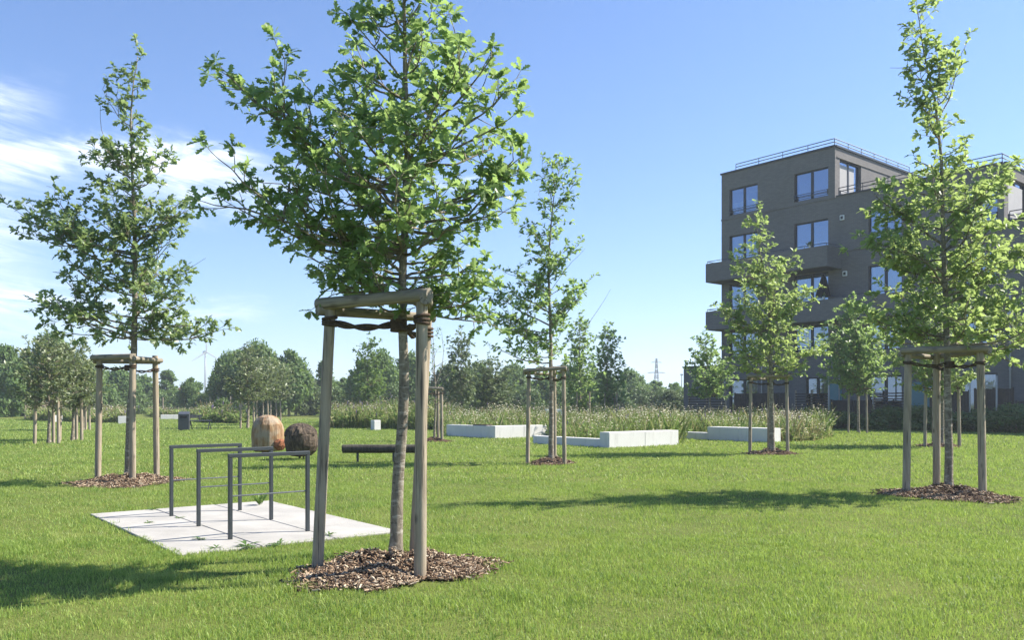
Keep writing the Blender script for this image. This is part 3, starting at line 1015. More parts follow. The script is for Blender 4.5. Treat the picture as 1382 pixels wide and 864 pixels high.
FAR = [
    ('dark', -28, 95, 462, 70, 'dark tree at the outer end of the wood behind the orchard', 0.3),
    ('dark', 8, 92, 463, 52, 'dark pointed tree left of the broad orchard tree', 1.3),
    ('round', 36, 98, 468, 48, 'dark tree just behind the broad orchard tree', 2.2),
    ('broad', 72, 100, 456, 80, 'wide dark tree behind the orchard tops', 4.1),
    ('round', 120, 108, 488, 52, 'rounded dark tree behind the slender oak', 3.0),
    ('broad', 160, 118, 500, 60, 'low broad tree seen through the posts of the slender oak', 5.0),
    ('round', 196, 128, 505, 42, 'small rounded far tree beside the slender oak posts', .7),
    ('tall', 226, 135, 498, 38, 'far blue green tree between slender oak and wind turbine', 1.9),
    ('round', 258, 112, 508, 34, 'rounded tree at the foot of the wind turbine', 2.6),
    ('broad', 304, 100, 480, 50, 'wide brownish tree near the wind turbine', .2),
    ('tall', 322, 104, 470, 50, 'tall tree beside the wind turbine, left of the dense clump', 4.4),
    ('broad', 352, 98, 466, 76, 'tallest broad tree of the clump behind the carved sculpture', 3.3),
    ('round', 390, 96, 468, 58, 'dense dark tree behind the dark wooden sculpture', 5.5),
    ('pale', 412, 102, 500, 38, 'low paler tree beside the dense clump', .9),
    ('tall', 438, 110, 484, 36, 'single upright tree seen beside the big support post', 2.1),
    ('round', 466, 112, 508, 40, 'low rounded tree beside the upright tree', 1.1),
    ('round', 488, 96, 480, 44, 'leafy tree seen between the posts of the big support', 3.9),
    ('broad', 516, 98, 478, 52, 'wide tree behind the trunk of the biggest oak', 4.8),
    ('broad', 552, 104, 480, 60, 'broad tree behind the biggest oak and its support post', 1.6),
    ('pale', 606, 98, 492, 50, 'pale tree behind the slender pointed tree', 2.9),
    ('round', 645, 106, 486, 54, 'rounded tree behind the willow', 5.9),
    ('broad', 690, 110, 494, 64, 'broad tree between the willow and the slim oak', .5),
    ('round', 732, 104, 500, 56, 'rounded tree behind the slim oak posts', 3.6),
    ('broad', 772, 112, 496, 60, 'broad far tree behind the leafy young meadow tree', 4.9),
    ('round', 812, 118, 500, 54, 'rounded far tree behind the bushy young meadow tree', 1.4),
    ('broad', 852, 130, 501, 52, 'broad tree on the skyline beside the pylon', 2.4),
    ('round', 886, 140, 512, 40, 'low tree below the pylon', .1),
    ('round', 910, 128, 515, 36, 'low tree between the pylon and the slatted fence', 3.1),
    ('round', 942, 120, 510, 40, 'tree beyond the far end of the apartment block', 5.2),
    ('pale', 905, 92, 527, 46, 'sunny yellow green bush before the trees below the pylon', 1.0),
]
for (k, px, Y, top, w, lab, rz) in FAR:
    far_tree(k, px, Y, top, w, lab, rz)
# undergrowth closing the gaps at the foot of the wood
BUSH = [(-40, 84, 533, 'low bush at the outer end of the wood'), (20, 104, 532, 'bush between the dark trees at the outer end of the wood'), (60, 106, 534, 'bush under the orchard tops'),
        (140, 110, 528, 'bush seen left of the slender oak'), (182, 120, 530, 'bush seen through the slender oak posts'), (212, 126, 527, 'bush right of the slender oak posts'),
        (246, 124, 532, 'bush by the straw field'), (280, 106, 528, 'bush under the wide brownish tree'), (316, 100, 530, 'bush left of the carved sculpture'), (420, 106, 522, 'bush right of the dense clump'),
        (452, 104, 522, 'bush beside the big support post'), (480, 100, 526, 'bush between the posts of the big support'), (534, 96, 518, 'bush behind the biggest oak trunk'), (575, 98, 522, 'bush behind the nearly bare tree'),
        (630, 100, 520, 'bush behind the slender pointed tree'), (668, 100, 522, 'bush under the broad tree by the willow'), (712, 98, 522, 'bush behind the slim oak crown'), (752, 100, 520, 'bush right of the slim oak posts'),
        (795, 106, 521, 'bush behind the young meadow trees'), (832, 108, 520, 'bush beside the bushy meadow tree'), (866, 112, 522, 'bush left of the pylon foot'), (895, 112, 526, 'bush right of the pylon foot'), (925, 100, 527, 'bush at the slatted fence')]
for i, (px, Y, top, lab) in enumerate(BUSH):
    far_tree('bush', px, Y, top, 54, lab, i * 1.7)

# hedge rows of the horizon: a distant wood that reads as one mass
rg = np.random.default_rng(77)
n = 15000
ang = rg.uniform(-.75, .75, n); dist = rg.uniform(330, 420, n)
hh = (7 + 3 * np.sin(ang * 23) + 2 * np.sin(ang * 57 + 1) + 1.5 * np.sin(ang * 131)) * rg.uniform(0, 1, n) ** .7
P = np.stack([dist * np.sin(ang), dist * np.cos(ang), hh], 1)
VV, lo, sz = scatter_leaves(OAK_LO, P, rg.normal(0, 1, (n, 3)), rg.normal(0, 1, (n, 3)) + np.array([0, 0, .5]), rg.uniform(2.0, 4.0, n))
tag(raw_mesh('far_woodland', VV, lo, sz, [M['far_leaf']]), 'distant line of woodland along the horizon', 'woodland', kind='stuff')

# ------------------------------------------------------------------ meadow beds
def meadow(poly, n, hlo, hhi, w, label, seed, mixw, heads=.55, hs=.03):
    """stems with heads inside a ground polygon"""
    rg = np.random.default_rng(seed)
    poly = np.array(poly, float)
    mn, mx = poly.min(0), poly.max(0)
    pts = []
    cnt = 0
    while cnt < n:
        q = rg.uniform(mn, mx, (n * 2, 2))
        ins = np.zeros(len(q), bool)
        j = len(poly) - 1
        for i in range(len(poly)):
            xi, yi = poly[i]; xj, yj = poly[j]
            ins ^= ((yi > q[:, 1]) != (yj > q[:, 1])) & (q[:, 0] < (xj - xi) * (q[:, 1] - yi) / (yj - yi + 1e-12) + xi)
            j = i
        q = q[ins]
        pts.append(q); cnt += len(q)
    q = np.concatenate(pts)[:n]
    fx = .5 + .5 * np.sin(q[:, 0] * 1.1 + seed) * np.sin(q[:, 1] * .8 + 2 * seed) + rg.normal(0, .18, n)
    lump = np.sin(q[:, 0] * .9 + 1.3 * np.sin(q[:, 1] * .7 + seed)) * np.sin(q[:, 1] * .6 + seed * 1.7)
    h = (hlo + (hhi - hlo) * np.clip(.8 * rg.beta(1.7, 2.8, n) + .45 * (fx - .5) + .22 * lump, -.25, 1.2))
    # edges of the bed stay lower
    B = np.stack([q[:, 0], q[:, 1], np.zeros(n)], 1)
    a = rg.uniform(0, 6.283, n); ln = rg.normal(0, .27, (n, 2)) * h[:, None]
    T = B + np.stack([ln[:, 0], ln[:, 1], h], 1)
    Mid = B * .45 + T * .55 - np.stack([ln[:, 0] * .18, ln[:, 1] * .18, np.zeros(n)], 1)
    s = np.stack([np.cos(a), np.sin(a), np.zeros(n)], 1) * (w * rg.uniform(.6, 1.5, n))[:, None]
    VV = np.stack([B - s * .7, B + s * .7, Mid + s, T, Mid - s], 1).reshape(-1, 3)
    lo = (np.arange(n)[:, None] * 5 + np.arange(5)[None]).reshape(-1)
    sz = np.full(n, 5)
    mw = np.array(mixw[:3], float); mw /= mw.sum()
    mi = rg.choice(3, n, p=mw)
    # low leaves
    k = int(n * 2.6)
    ii = rg.integers(0, n, k)
    LP = B[ii] + (T - B)[ii] * rg.uniform(.15, .75, k)[:, None]
    LD = rg.normal(0, 1, (k, 3)); LD[:, 2] = np.abs(LD[:, 2]) * .6
    v2, l2, s2 = scatter_leaves(NARROW, LP, LD, rg.normal(0, .4, (k, 3)) + np.array([0, 0, 1]), w * rg.uniform(5, 17, k))
    # heads
    hsel = np.where(rg.random(n) < heads * np.clip(.35 + 1.3 * fx, .1, 2))[0]
    hw = np.array(mixw[3:], float); hw /= hw.sum()
    ht = rg.choice(3, len(hsel), p=hw)
    V3 = []; L3 = []; S3 = []; M3 = []
    octv = np.array([(1, 0, 0), (0, 1, 0), (-1, 0, 0), (0, -1, 0), (0, 0, 1), (0, 0, -1)], float)
    octf = np.array([(0, 1, 4), (1, 2, 4), (2, 3, 4), (3, 0, 4), (1, 0, 5), (2, 1, 5), (3, 2, 5), (0, 3, 5)])
    sh = np.array([(1.25, 1.25, .45), (.55, .55, 3.2), (.6, .6, 1.6)])
    ss = hs * rg.uniform(.6, 1.4, len(hsel))
    HV = (T[hsel][:, None, :] + octv[None] * (sh[ht] * ss[:, None])[:, None, :]).reshape(-1, 3)
    HL = (np.arange(len(hsel))[:, None, None] * 6 + octf[None]).reshape(-1)
    HS = np.full(len(hsel) * 8, 3); HM = np.repeat(ht + 3, 8)
    o = raw_mesh('meadow_plants', np.concatenate([VV, v2, HV]), np.concatenate([lo, l2 + len(VV), HL + len(VV) + len(v2)]), np.concatenate([sz, s2, HS]), MEADOW,
                 np.concatenate([mi, rg.choice(3, len(s2), p=[.62, .33, .05]), HM]), False)
    return tag(o, label, 'meadow', kind='stuff')


def gp(px, Y): return (gx(px, Y), Y)


# the flower bed among the planter walls
meadow([gp(602, 39.2), gp(668, 36.6), gp(742, 37.6), gp(742, 33.0), gp(812, 29.9), gp(925, 31.0), gp(905, 37.2), gp(962, 36.2), gp(1040, 32.8), gp(1066, 33.2), gp(1108, 34.5), gp(1122, 37.5),
        gp(1085, 43), gp(960, 49), gp(850, 56), gp(700, 58), gp(600, 52)], 26000, .45, 1.55, .013, 'tall wildflower meadow inside the white planter walls', 5, (6, 4, 1.6, 5, .2, 2.2), .30, .028)
meadow([gp(1040, 33.4), gp(1062, 32.6), gp(1100, 33.6), gp(1124, 37), gp(1095, 41), gp(1045, 40)], 5000, .4, 1.2, .012, 'straw coloured meadow grass spilling past the end of the planter walls', 8, (1.5, 3, 6, 2.5, .2, 2), .6, .028)
meadow([gp(438, 52), gp(470, 50.5), gp(520, 49.5), gp(560, 47.5), gp(600, 46.5), gp(612, 58), gp(560, 66), gp(446, 64)], 11000, .7, 1.9, .022, 'tall grass behind the log bench', 6, (6, 5, 1.2, 1, .25, 1.6), .25, .035)
meadow([gp(40, 74), gp(120, 66), gp(175, 64), gp(178, 76), gp(120, 86), gp(42, 88)], 7000, .6, 1.5, .03, 'yellow green grass behind the orchard posts', 9, (2, 7, 3, 1, .2, 2), .25, .05)
meadow([gp(205, 92), gp(300, 88), gp(300, 110), gp(200, 115)], 4500, .5, 1.2, .04, 'strip of pale meadow behind the park bench', 10, (1.5, 5, 4, 1, .1, 2), .3, .06)
meadow([gp(272, 66), gp(322, 62), gp(334, 66), gp(335, 74), gp(275, 76)], 5000, .5, 1.7, .03, 'rough grass and thistles right of the park bench', 12, (5, 4, 1, 1, .6, 2), .2, .05)
for (px, Y, top, w, lab, sd) in ((300, 69, 538, 36, 'leafy shrub in the rough grass right of the park bench', 1), (322, 68, 541, 26, 'small shrub left of the carved sculpture', 2), (710, 47, 548, 30, 'yellow green shrub in the meadow behind the slim oak posts', 3),
                                 (580, 56, 536, 40, 'shrub in the tall grass behind the nearly bare tree', 4), (528, 58, 540, 36, 'shrub in the tall grass behind the log bench', 5)):
    far_tree('bush', px, Y, top, w, lab, sd * 1.3, name='shrub')

# ------------------------------------------------------------------ lawn blades
def inside_rect(x, y, c, u, v, hu, hv, m=0):
    dx, dy = x - c[0], y - c[1]
    return (np.abs(dx * u[0] + dy * u[1]) < hu + m) & (np.abs(dx * v[0] + dy * v[1]) < hv + m)


def lawn_patch(zones):
    AV = []; AL = []; AS = []; off = 0
    rg = np.random.default_rng(5)
    for (y0, y1, dens, h0, w0, seg) in zones:
        k = .655
        area = k * (y1 * y1 - y0 * y0) + 2 * 3.2 * (y1 - y0)
        n = int(area * dens)
        yy = np.sqrt(rg.uniform(y0 * y0, y1 * y1, n))
        xx = rg.uniform(-1, 1, n) * (k * yy + 3.2)
        cl = np.sin(xx * 3.1 + 2 * np.sin(yy * 1.7)) * np.sin(yy * 2.7 + 1.5 * np.sin(xx * 1.3)) + .6 * np.sin(xx * 9 + yy * 5) * np.sin(yy * 8 - xx * 4)
        keep = rg.random(n) < .72 + .25 * cl
        keep &= ~inside_rect(xx, yy, PADC, U, V, HU, HV, -.035 - .045 * np.sin(xx * 7 + yy * 4) * np.sin(yy * 9 - xx * 3) - .03 * rg.random(n))
        thin = np.sin(xx * 1.9 + 1.1 * np.sin(yy * 1.3 + 2)) * np.sin(yy * 1.6 + .9 * np.sin(xx * 1.1))
        keep &= ~((thin > .72) & (rg.random(n) < .45))
        for (mx, my, rx, ry) in MULCH:
            q = np.hypot((xx - mx) / rx, (yy - my) / ry)
            keep &= rg.random(n) < np.clip((q - .72) / .36, .004, 1) ** 1.5
        xx, yy, cl = xx[keep], yy[keep], cl[keep]
        n = len(xx)
        h = h0 * rg.uniform(.45, 1.15, n) * (1 + .28 * cl)
        tall = rg.random(n) < .012
        h[tall] *= 1.7
        tuft = np.sin(xx * 4.3 + 2.2 * np.sin(yy * 2.1)) * np.sin(yy * 3.9 + 1.7 * np.sin(xx * 2.7 + 1)) > .78
        h[tuft] *= 1.45
        w = w0 * rg.uniform(.6, 1.4, n)
        a = rg.uniform(0, 6.283, n); b = rg.uniform(0, 6.283, n)
        lean = rg.uniform(.1, .85, n) * h
        B = np.stack([xx, yy, np.full(n, -.004)], 1)
        s = np.stack([np.cos(a), np.sin(a), np.zeros(n)], 1) * (w / 2)[:, None]
        d = np.stack([np.cos(b), np.sin(b), np.zeros(n)], 1) * lean[:, None]
        T = B + d; T[:, 2] += h
        if seg == 2:
            Mi = B + d * .32; Mi[:, 2] += h * .62
            VV = np.stack([B - s, B + s, Mi + s * .8, T, Mi - s * .8], 1).reshape(-1, 3)
            tri = np.array([0, 1, 2, 4, 4, 2, 3])
            lo = (np.arange(n)[:, None] * 5 + tri[None]).reshape(-1); sz = np.tile([4, 3], n); kk = 5
        else:
            VV = np.stack([B - s, B + s, T], 1).reshape(-1, 3)
            lo = np.arange(n * 3); sz = np.full(n, 3); kk = 3
        AV.append(VV); AL.append(lo + off); AS.append(sz); off += n * kk
    o = raw_mesh('lawn_grass', np.concatenate(AV), np.concatenate(AL), np.concatenate(AS), [M['grass']])
    return tag(o, 'short mown grass blades of the sunny lawn', 'grass', kind='stuff')


lawn_patch([(3.4, 9.5, 5000, .045, .0046, 2), (9.5, 16, 2200, .047, .0075, 1), (16, 28, 640, .055, .016, 1), (28, 48, 190, .07, .03, 1), (48, 80, 45, .08, .06, 1)])

# ------------------------------------------------------------------ bicycle stands
def bike_stand(L, Rr, H, label):
    L = np.array(L); Rr = np.array(Rr)
    c = (L + Rr) / 2; d = Rr - L; ln = float(np.hypot(*d)); ang = math.atan2(d[1], d[0])
    root = empty('bicycle_stand', (c[0], c[1], .02), ang, label, 'bicycle stand', 'bicycle stands on the concrete pad')
    for s in (-1, 1):
        mb = MB(); mb.box((s * ln / 2, 0, (H - .042) / 2), (.042, .042, H - .042), 0, None, .004)
        mb.build('post', M['steel'], root)
    mb = MB(); mb.box((0, 0, H - .02), (ln + .046, .046, .042), 0, None, .004); mb.build('top_rail', M['steel'], root)
    mb = MB(); mb.tube([(-ln / 2 + .02, 0, .47), (ln / 2 - .02, 0, .47)], .0085, 8); mb.build('cross_rod', M['rod'], root)
    return root


bike_stand((-4.475, 11.0), (-3.77, 11.6), .93, 'grey steel bicycle stand at the lawn end of the pad, beside the slender oak mulch')
bike_stand((-3.777, 10.09), (-3.066, 10.66), .93, 'middle one of the three grey steel bicycle stands')
bike_stand((-3.066, 9.11), (-2.366, 9.69), .93, 'grey steel bicycle stand beside the posts of the biggest oak')

# weeds in the joints of the pad
def weed(px, py, size, label, seed, tall=False):
    Y = F * EYE / (py - HY)
    rg = np.random.default_rng(seed)
    n = 16
    a = rg.uniform(0, 6.28, n)
    up = rg.uniform(.15, .8, n) if not tall else rg.uniform(1.5, 4, n)
    D = np.stack([np.cos(a), np.sin(a), up], 1)
    VV, lo, sz = scatter_leaves(leaf_template([(0, 0), (.3, .07), (.65, .11), (1, 0)], .1, .35), rg.normal(0, .012, (n, 3)) * np.array([1, 1, 0]), D, np.tile([0., 0, 1], (n, 1)) + rg.normal(0, .2, (n, 3)), size * rg.uniform(.5, 1.1, n))
    o = raw_mesh('weed', VV, lo, sz, [M['weed']], None, False, None, (gx(px, Y), Y, .022))
    return tag(o, label, 'weed', 'weeds in the joints of the pad')


for (px, py, s, lab, sd, tall) in ((333, 741, .16, 'largest leafy weed at the joint before the bicycle stands', 1, False), (375, 738, .12, 'low weed beside the largest leafy weed on the pad', 2, False), (291, 743, .10, 'small weed at the pad edge left of the largest weed', 3, False),
                                   (270, 731, .09, 'dark little weed at the foot of the front bicycle stand', 4, False), (204, 690, .12, 'pale weed by the first bicycle stand', 5, False), (201, 708, .08, 'small weed between two bicycle stands', 6, False),
                                   (350, 684, .2, 'upright pale weed at the back of the pad', 7, True), (242, 702, .08, 'tiny weed right of the first stand post', 8, False), (443, 725, .11, 'weed on the pad behind the big wooden post', 9, False)):
    weed(px, py, s, lab, sd, tall)

# ------------------------------------------------------------------ wooden sculptures and log bench
def lathe_solid(prof, n, rough, seed, squash=(1, 1), ridge=0, lump=0.0):
    """profile (r, z) -> MB with an uneven hewn surface"""
    rnd = random.Random(seed)
    mb = MB()
    ph = [rnd.uniform(0, 6.28) for _ in range(6)]
    for i, (r, z) in enumerate(prof):
        for k in range(n):
            a = 2 * math.pi * k / n
            f = 1 + rough * rnd.uniform(-1, 1) + lump * (math.sin(2 * a + ph[0] + z * 2) + .6 * math.sin(3 * a + ph[1] - z * 3)) + ridge * math.sin(9 * a + ph[2] + 2 * math.sin(z * 5 + ph[3]))
            mb.v.append((r * f * math.cos(a) * squash[0], r * f * math.sin(a) * squash[1], z + rough * .6 * rnd.uniform(-1, 1) * min(1, r * 3)))
    for i in range(len(prof) - 1):
        for k in range(n):
            a = i * n + k; b = i * n + (k + 1) % n
            mb.face((a, b, b + n, a + n))
    mb.face([k for k in range(n)][::-1]); t = (len(prof) - 1) * n
    mb.face([t + k for k in range(n)])
    return mb


Ys = 24.6
root = empty('wooden_sculpture', (gx(361, Ys), Ys, 0), .3, 'tall smooth carved wooden sculpture with orange brown sunlit side', 'sculpture')
prof = [(.33, .10), (.42, .15), (.452, .28), (.458, .52), (.452, .74), (.425, .89), (.365, 1.01), (.27, 1.10), (.14, 1.155), (.04, 1.165)]
sm_angle(lathe_solid(prof, 13, .02, 3, (1, .93), .0, .045).build('carved_body', M['carved'], root, True), 14)
kb = lathe_solid([(.04, -.16), (.13, -.12), (.19, -.02), (.17, .09), (.10, .16), (.02, .18)], 18, .10, 5)
kb.build('rough_knob', M['carved_red'], root, False, (.33, -.28, .29))
lathe_solid([(.17, -.03), (.16, .06), (.18, .125)], 14, .03, 6).build('foot', M['charred'], root, True)

Ys2 = 22.4
root = empty('wooden_sculpture', (gx(406, Ys2), Ys2, 0), 0, 'round dark wooden sculpture with rough bark cap on a short steel pin', 'sculpture')
prof = [(.15, .09), (.29, .12), (.40, .24), (.45, .38), (.465, .52), (.44, .66), (.36, .78)]
sm_angle(lathe_solid(prof, 16, .028, 9, (1, .95), 0, .04).build('carved_body', M['charred'], root, True), 14)
cap = lathe_solid([(.43, .64), (.435, .70), (.39, .79), (.30, .88), (.18, .95), (.05, .975)], 40, .05, 11, (1, .97), .03, .015)
cap.build('bark_cap', M['charred'], root, False)
mb = MB(); mb.tube([(-.03, 0, -.05), (-.03, 0, .13)], .028, 10); mb.tube([(.06, .03, -.05), (.06, .03, .13)], .018, 8); mb.build('pin', M['steel'], root)

Yb = 21.3
xa, xb = gx(463, Yb), gx(562, Yb)
root = empty('log_bench', ((xa + xb) / 2, Yb, 0), .05, 'dark half round log bench on thin steel legs', 'bench')
L = (xb - xa)
mb = MB()
npt = 9
n = 18
for i in range(npt):
    x = (i / (npt - 1) - .5) * L
    for k in range(n):
        a = 2 * math.pi * k / n
        z = .365 + .125 * math.sin(a) + .004 * random.uniform(-1, 1)
        z = min(z, .455 + .006 * random.uniform(-1, 1))
        mb.v.append((x + (.012 * random.uniform(-1, 1)), .15 * math.cos(a) * (1 + .03 * random.uniform(-1, 1)), z))
for i in range(npt - 1):
    for k in range(n):
        a = i * n + k; b = i * n + (k + 1) % n
        mb.face((a, b, b + n, a + n))
mb.face([k for k in range(n)][::-1]); mb.face([(npt - 1) * n + k for k in range(n)])
o = sm_angle(mb.build('seat', M['log'], root), 40)
for px in (483, 531):
    x = gx(px, Yb) - (xa + xb) / 2
    mb = MB(); mb.box((x, 0, .12), (.05, .12, .30), 0, None, .004); mb.build('leg', M['steel'], root)

# ------------------------------------------------------------------ planter walls
def wall_run(name, A, d, ln, h, th, label, inward, seat=None):
    """wall from A along d (unit) with thickness towards inward"""
    d = np.array(d); iv = np.array(inward)
    c = np.array(A) + d * ln / 2 + iv * th / 2
    ang = math.atan2(d[1], d[0])
    o_ = MB(); ns = max(1, round(ln / 1.5))
    for i in range(ns):
        o_.box((-ln / 2 + ln * (i + .5) / ns, random.uniform(-.002, .002), h / 2 - .05), (ln / ns - .007, th, h + .1 + random.uniform(-.003, .003)), 0, None, .012)
    o = o_.build(name, M['planter'], None, False, (c[0], c[1], 0)); o.rotation_euler = (0, 0, ang)
    tag(o, label, 'planter wall')
    if seat:
        s = MB(); s.box((seat[0], 0, h + .028), (seat[1], th * .8, .05), 0, None, .006)
        s.build('seat_plank', M['screen'], o)
    return o


PU = np.array([.76, .65]); PV = np.array([-.62, .785])
PU2 = U; PV2 = V
Ya = 35.8; A1 = np.array(gp(668, Ya))
wall_run('planter_wall', A1, PU2, 3.2, .54, .42, 'long bright white planter wall with a dark seat plank', PV2, None)
wall_run('planter_wall', A1 + PV2 * .425, PV2, 3.3, .53, .40, 'shaded grey side of the planter wall behind the nearly bare tree', PU2, (-.9, 1.0))
A2 = np.array(gp(822, 28.25))
wall_run('planter_wall', A2, PU2, 3.55, .53, .46, 'brightest white concrete planter block at the meadow front', PV2)
wall_run('planter_wall', A2 + PV2 * .463 + PU2 * .03, PV2, 3.6, .29, .34, 'low grey planter wall between the slim oak and the white block', PU2)
A3 = np.array(gp(1041, 32.0))
wall_run('planter_wall', A3, PV2, 3.05, .55, .62, 'grey planter block with narrow white end behind the smaller oak', PU2)
wall_run('planter_wall', A3 + PV2 * 3.055 + PU2 * .03, PV2, 3.4, .30, .40, 'low grey planter wall behind the brightest white block', PU2)
for (px0, px1, y1, h, lab) in ((160, 172, 572, .55, 'small white planter end left of the slender oak posts'), (66, 77, 570, .55, 'bluish shaded planter end behind the orchard posts'), (218, 243, 566, .42, 'thin white planter wall left of the dark litter bin')):
    Y = F * EYE / (y1 - HY)
    mb = MB(); ln = gx(px1, Y) - gx(px0, Y)
    mb.box((0, .3, h / 2 - .05), (ln, .6, h + .1), 0, None, .01)
    tag(mb.build('planter_wall', M['planter'], None, False, ((gx(px0, Y) + gx(px1, Y)) / 2, Y, 0)), lab, 'planter wall').rotation_euler = (0, 0, .45 if px0 != 66 else -.75)
Y = 47.5
mb = MB(); mb.box((0, 0, .25), (.42, .42, .62), 0, None, .02)
tag(mb.build('concrete_block', M['planter'], None, False, (gx(507, Y), Y, 0)), 'small pale concrete block before the tall grass', 'block').rotation_euler = (0, 0, .67)

# white table in the meadow
Y = 44.0
root = empty('garden_table', (gx(748, Y), Y, 0), .2, 'white table top standing in the meadow behind the slim oak posts', 'table')
mb = MB(); mb.box((0, 0, 1.17), (.86, .55, .06), 0, None, .01); mb.box((0, 0, 1.10), (.78, .47, .08)); mb.build('tabletop', M['white_paint'], root)
for (sx, sy) in ((-.33, -.18), (.33, -.18), (-.33, .18), (.33, .18)):
    mb = MB(); mb.box((sx, sy, .53), (.06, .06, 1.06)); mb.build('leg', M['white_paint'], root)

# litter bin and park bench
Y = 46.5
root = empty('litter_bin', (gx(248.5, Y), Y, 0), .25, 'dark grey litter bin with sloping top beside the park bench', 'litter bin')
mb = MB()
w, d_ = .28, .26
z0, z1f, z1b = .06, .92, 1.06
v = [(-w, -d_, z0), (w, -d_, z0), (w, d_, z0), (-w, d_, z0), (-w, -d_, z1f), (w, -d_, z1f), (w, d_, z1b), (-w, d_, z1b)]
mb.v = v
for q in ((3, 2, 1, 0), (0, 1, 5, 4), (1, 2, 6, 5), (2, 3, 7, 6), (3, 0, 4, 7), (4, 5, 6, 7)): mb.face(q)
mb.build('body', M['dark_bin'], root)
mb = MB(); mb.box((0, -d_ - .004, .76), (.36, .012, .13), 0, None, .003); mb.build('opening', M['dark_fabric'], root)
mb = MB(); mb.box((0, 0, .02), (.44, .4, .1)); mb.build('foot', M['steel'], root)
root = empty('park_bench', (gx(270, Y + .6), Y + .6, 0), .45, 'grey backless park bench with splayed legs beside the litter bin', 'bench')
mb = MB()
for k in range(5): mb.box((0, -.2 + .1 * k, .54), (1.25, .075, .045), 0, None, .006)
mb.build('seat', M['rail'], root)
mb = MB()
for k in range(2): mb.box((-.25, .34, .72 + .1 * k), (.75, .03, .075), 0, None, .006)
for s in (-.5, .0): mb.box((s, .31, .66), (.04, .04, .36))
mb.build('backrest', M['rail'], root)
for s in (-.5, .5):
    for sy in (-1, 1):
        mb = MB(); mb.tube([(s, sy * .14, .525), (s + sy * .12, sy * .28, -.02)], .024, 8); mb.build('leg', M['steel'], root)

# rail fence and dark bin at the outer lawn edge
Y = 118.0
root = empty('rail_fence', (gx(40, Y), Y, 0), 0, 'low wooden rail fence before the dark wood', 'fence')
x0_, x1_ = gx(20, Y) - gx(40, Y), gx(58, Y) - gx(40, Y)
for k in range(4):
    mb = MB(); mb.box((x0_ + (x1_ - x0_) * k / 3, 0, .6), (.16, .16, 1.3)); mb.build('post', M['post'], root)
mb = MB(); mb.box((0, -.1, 1.05), (x1_ - x0_, .06, .16)); mb.box((0, -.1, .55), (x1_ - x0_, .06, .14)); mb.build('rail', M['post'], root)
Y = 112.0
root = empty('litter_bin', (gx(3, Y), Y, 0), .1, 'dark litter bin at the lawn edge before the dark trees', 'litter bin')
mb = MB(); mb.box((0, 0, .62), (.8, .8, 1.2), 0, None, .05); mb.build('body', M['dark_bin'], root)
mb = MB(); mb.box((0, 0, 1.26), (.86, .86, .1), 0, None, .03); mb.build('lid', M['dark_bin'], root)

# rows of far stakes with young saplings
for i, (px, Y, lab) in enumerate(((42, 84, 'cluster of thin stakes before the rail fence'), (395, 108, 'thin stakes on the far lawn behind the dark sculpture'), (440, 120, 'thin far stakes left of the big support post'),
                                  (290, 95, 'thin stakes behind the park bench'), (215, 104, 'thin stakes right of the slender oak posts'), (318, 90, 'thin stakes behind the leafy shrub'))):
    x = gx(px, Y)
    support([(x - .6, Y), (x + .55, Y - .2), (x + .05, Y + .9)], (x, Y), lab, 2.3, .075, 60 + i, hi=False, ropes=False, sides=8, beams=())

# ------------------------------------------------------------------ wind turbine, pylon, mast, far house
Y = 760.0
root = empty('wind_turbine', (gx(277, Y), Y, 0), .85, 'far white wind turbine above the trees', 'wind turbine')
hub = gz(476, Y)
mb = MB(); mb.tube([(0, 0, 0), (0, 0, hub)], [1.1, .65], 14); mb.build('tower', M['far_steel'], root, True)
mb = MB(); mb.box((0, .6, hub + .4), (2.2, 5.0, 2.2), 0, None, .4); mb.build('nacelle', M['far_steel'], root)
for a in (92, -28, 212):
    mb = MB()
    da = Vector((math.cos(R(a)), 0, math.sin(R(a)))); pe = Vector((-da.z, 0, da.x))
    p = [(0, .35, .3), (2.5, .7, .22), (9, .5, .14), (17, .12, .05)]
    for (t, wd, th) in p:
        c = Vector((0, -2.4, hub + .4)) + da * t
        for (s1, s2) in ((-1, 0), (0, -1), (1, 0), (0, 1)):
            mb.v.append(tuple(c + pe * (wd * s1) + Vector((0, th * s2, 0))))
    for i in range(3):
        for k in range(4):
            a_ = i * 4 + k; b_ = i * 4 + (k + 1) % 4
            mb.face((a_, b_, b_ + 4, a_ + 4))
    mb.face((3, 2, 1, 0)); mb.face((12, 13, 14, 15))
    mb.build('blade', M['far_steel'], root)

Y = 480.0
root = empty('power_pylon', (gx(886, Y), Y, 0), .2, 'far lattice power pylon on the skyline', 'pylon')
top = gz(484, Y)
mb = MB()
def pw(z): return 1.9 * (1 - z / top) ** 1.2 + .3
zsn = [top * k / 9 for k in range(10)]
cr = ((-1, -1), (1, -1), (1, 1), (-1, 1))
for a, b in zip(zsn, zsn[1:]):
    for k in range(4):
        p, q = cr[k], cr[(k + 1) % 4]
        mb.tube([(p[0] * pw(a), p[1] * pw(a), a), (p[0] * pw(b), p[1] * pw(b), b)], .16, 4)
        mb.tube([(p[0] * pw(a), p[1] * pw(a), a), (q[0] * pw(b), q[1] * pw(b), b)], .10, 4)
        mb.tube([(q[0] * pw(a), q[1] * pw(a), a), (p[0] * pw(b), p[1] * pw(b), b)], .10, 4)
mb.build('tower', M['far_steel'], root)
for (z, wd) in ((top * .92, 3.2), (top * .70, 5.4)):
    mb = MB()
    for s in (-1, 1):
        mb.tube([(0, 0, z), (s * wd, 0, z - .1)], .14, 4); mb.tube([(0, 0, z + .9), (s * wd, 0, z - .1)], .10, 4)
    mb.build('arm', M['far_steel'], root)
Y = 300.0
root = empty('mast', (gx(920, Y), Y, 0), 0, 'thin far mast between pylon and apartment block', 'mast')
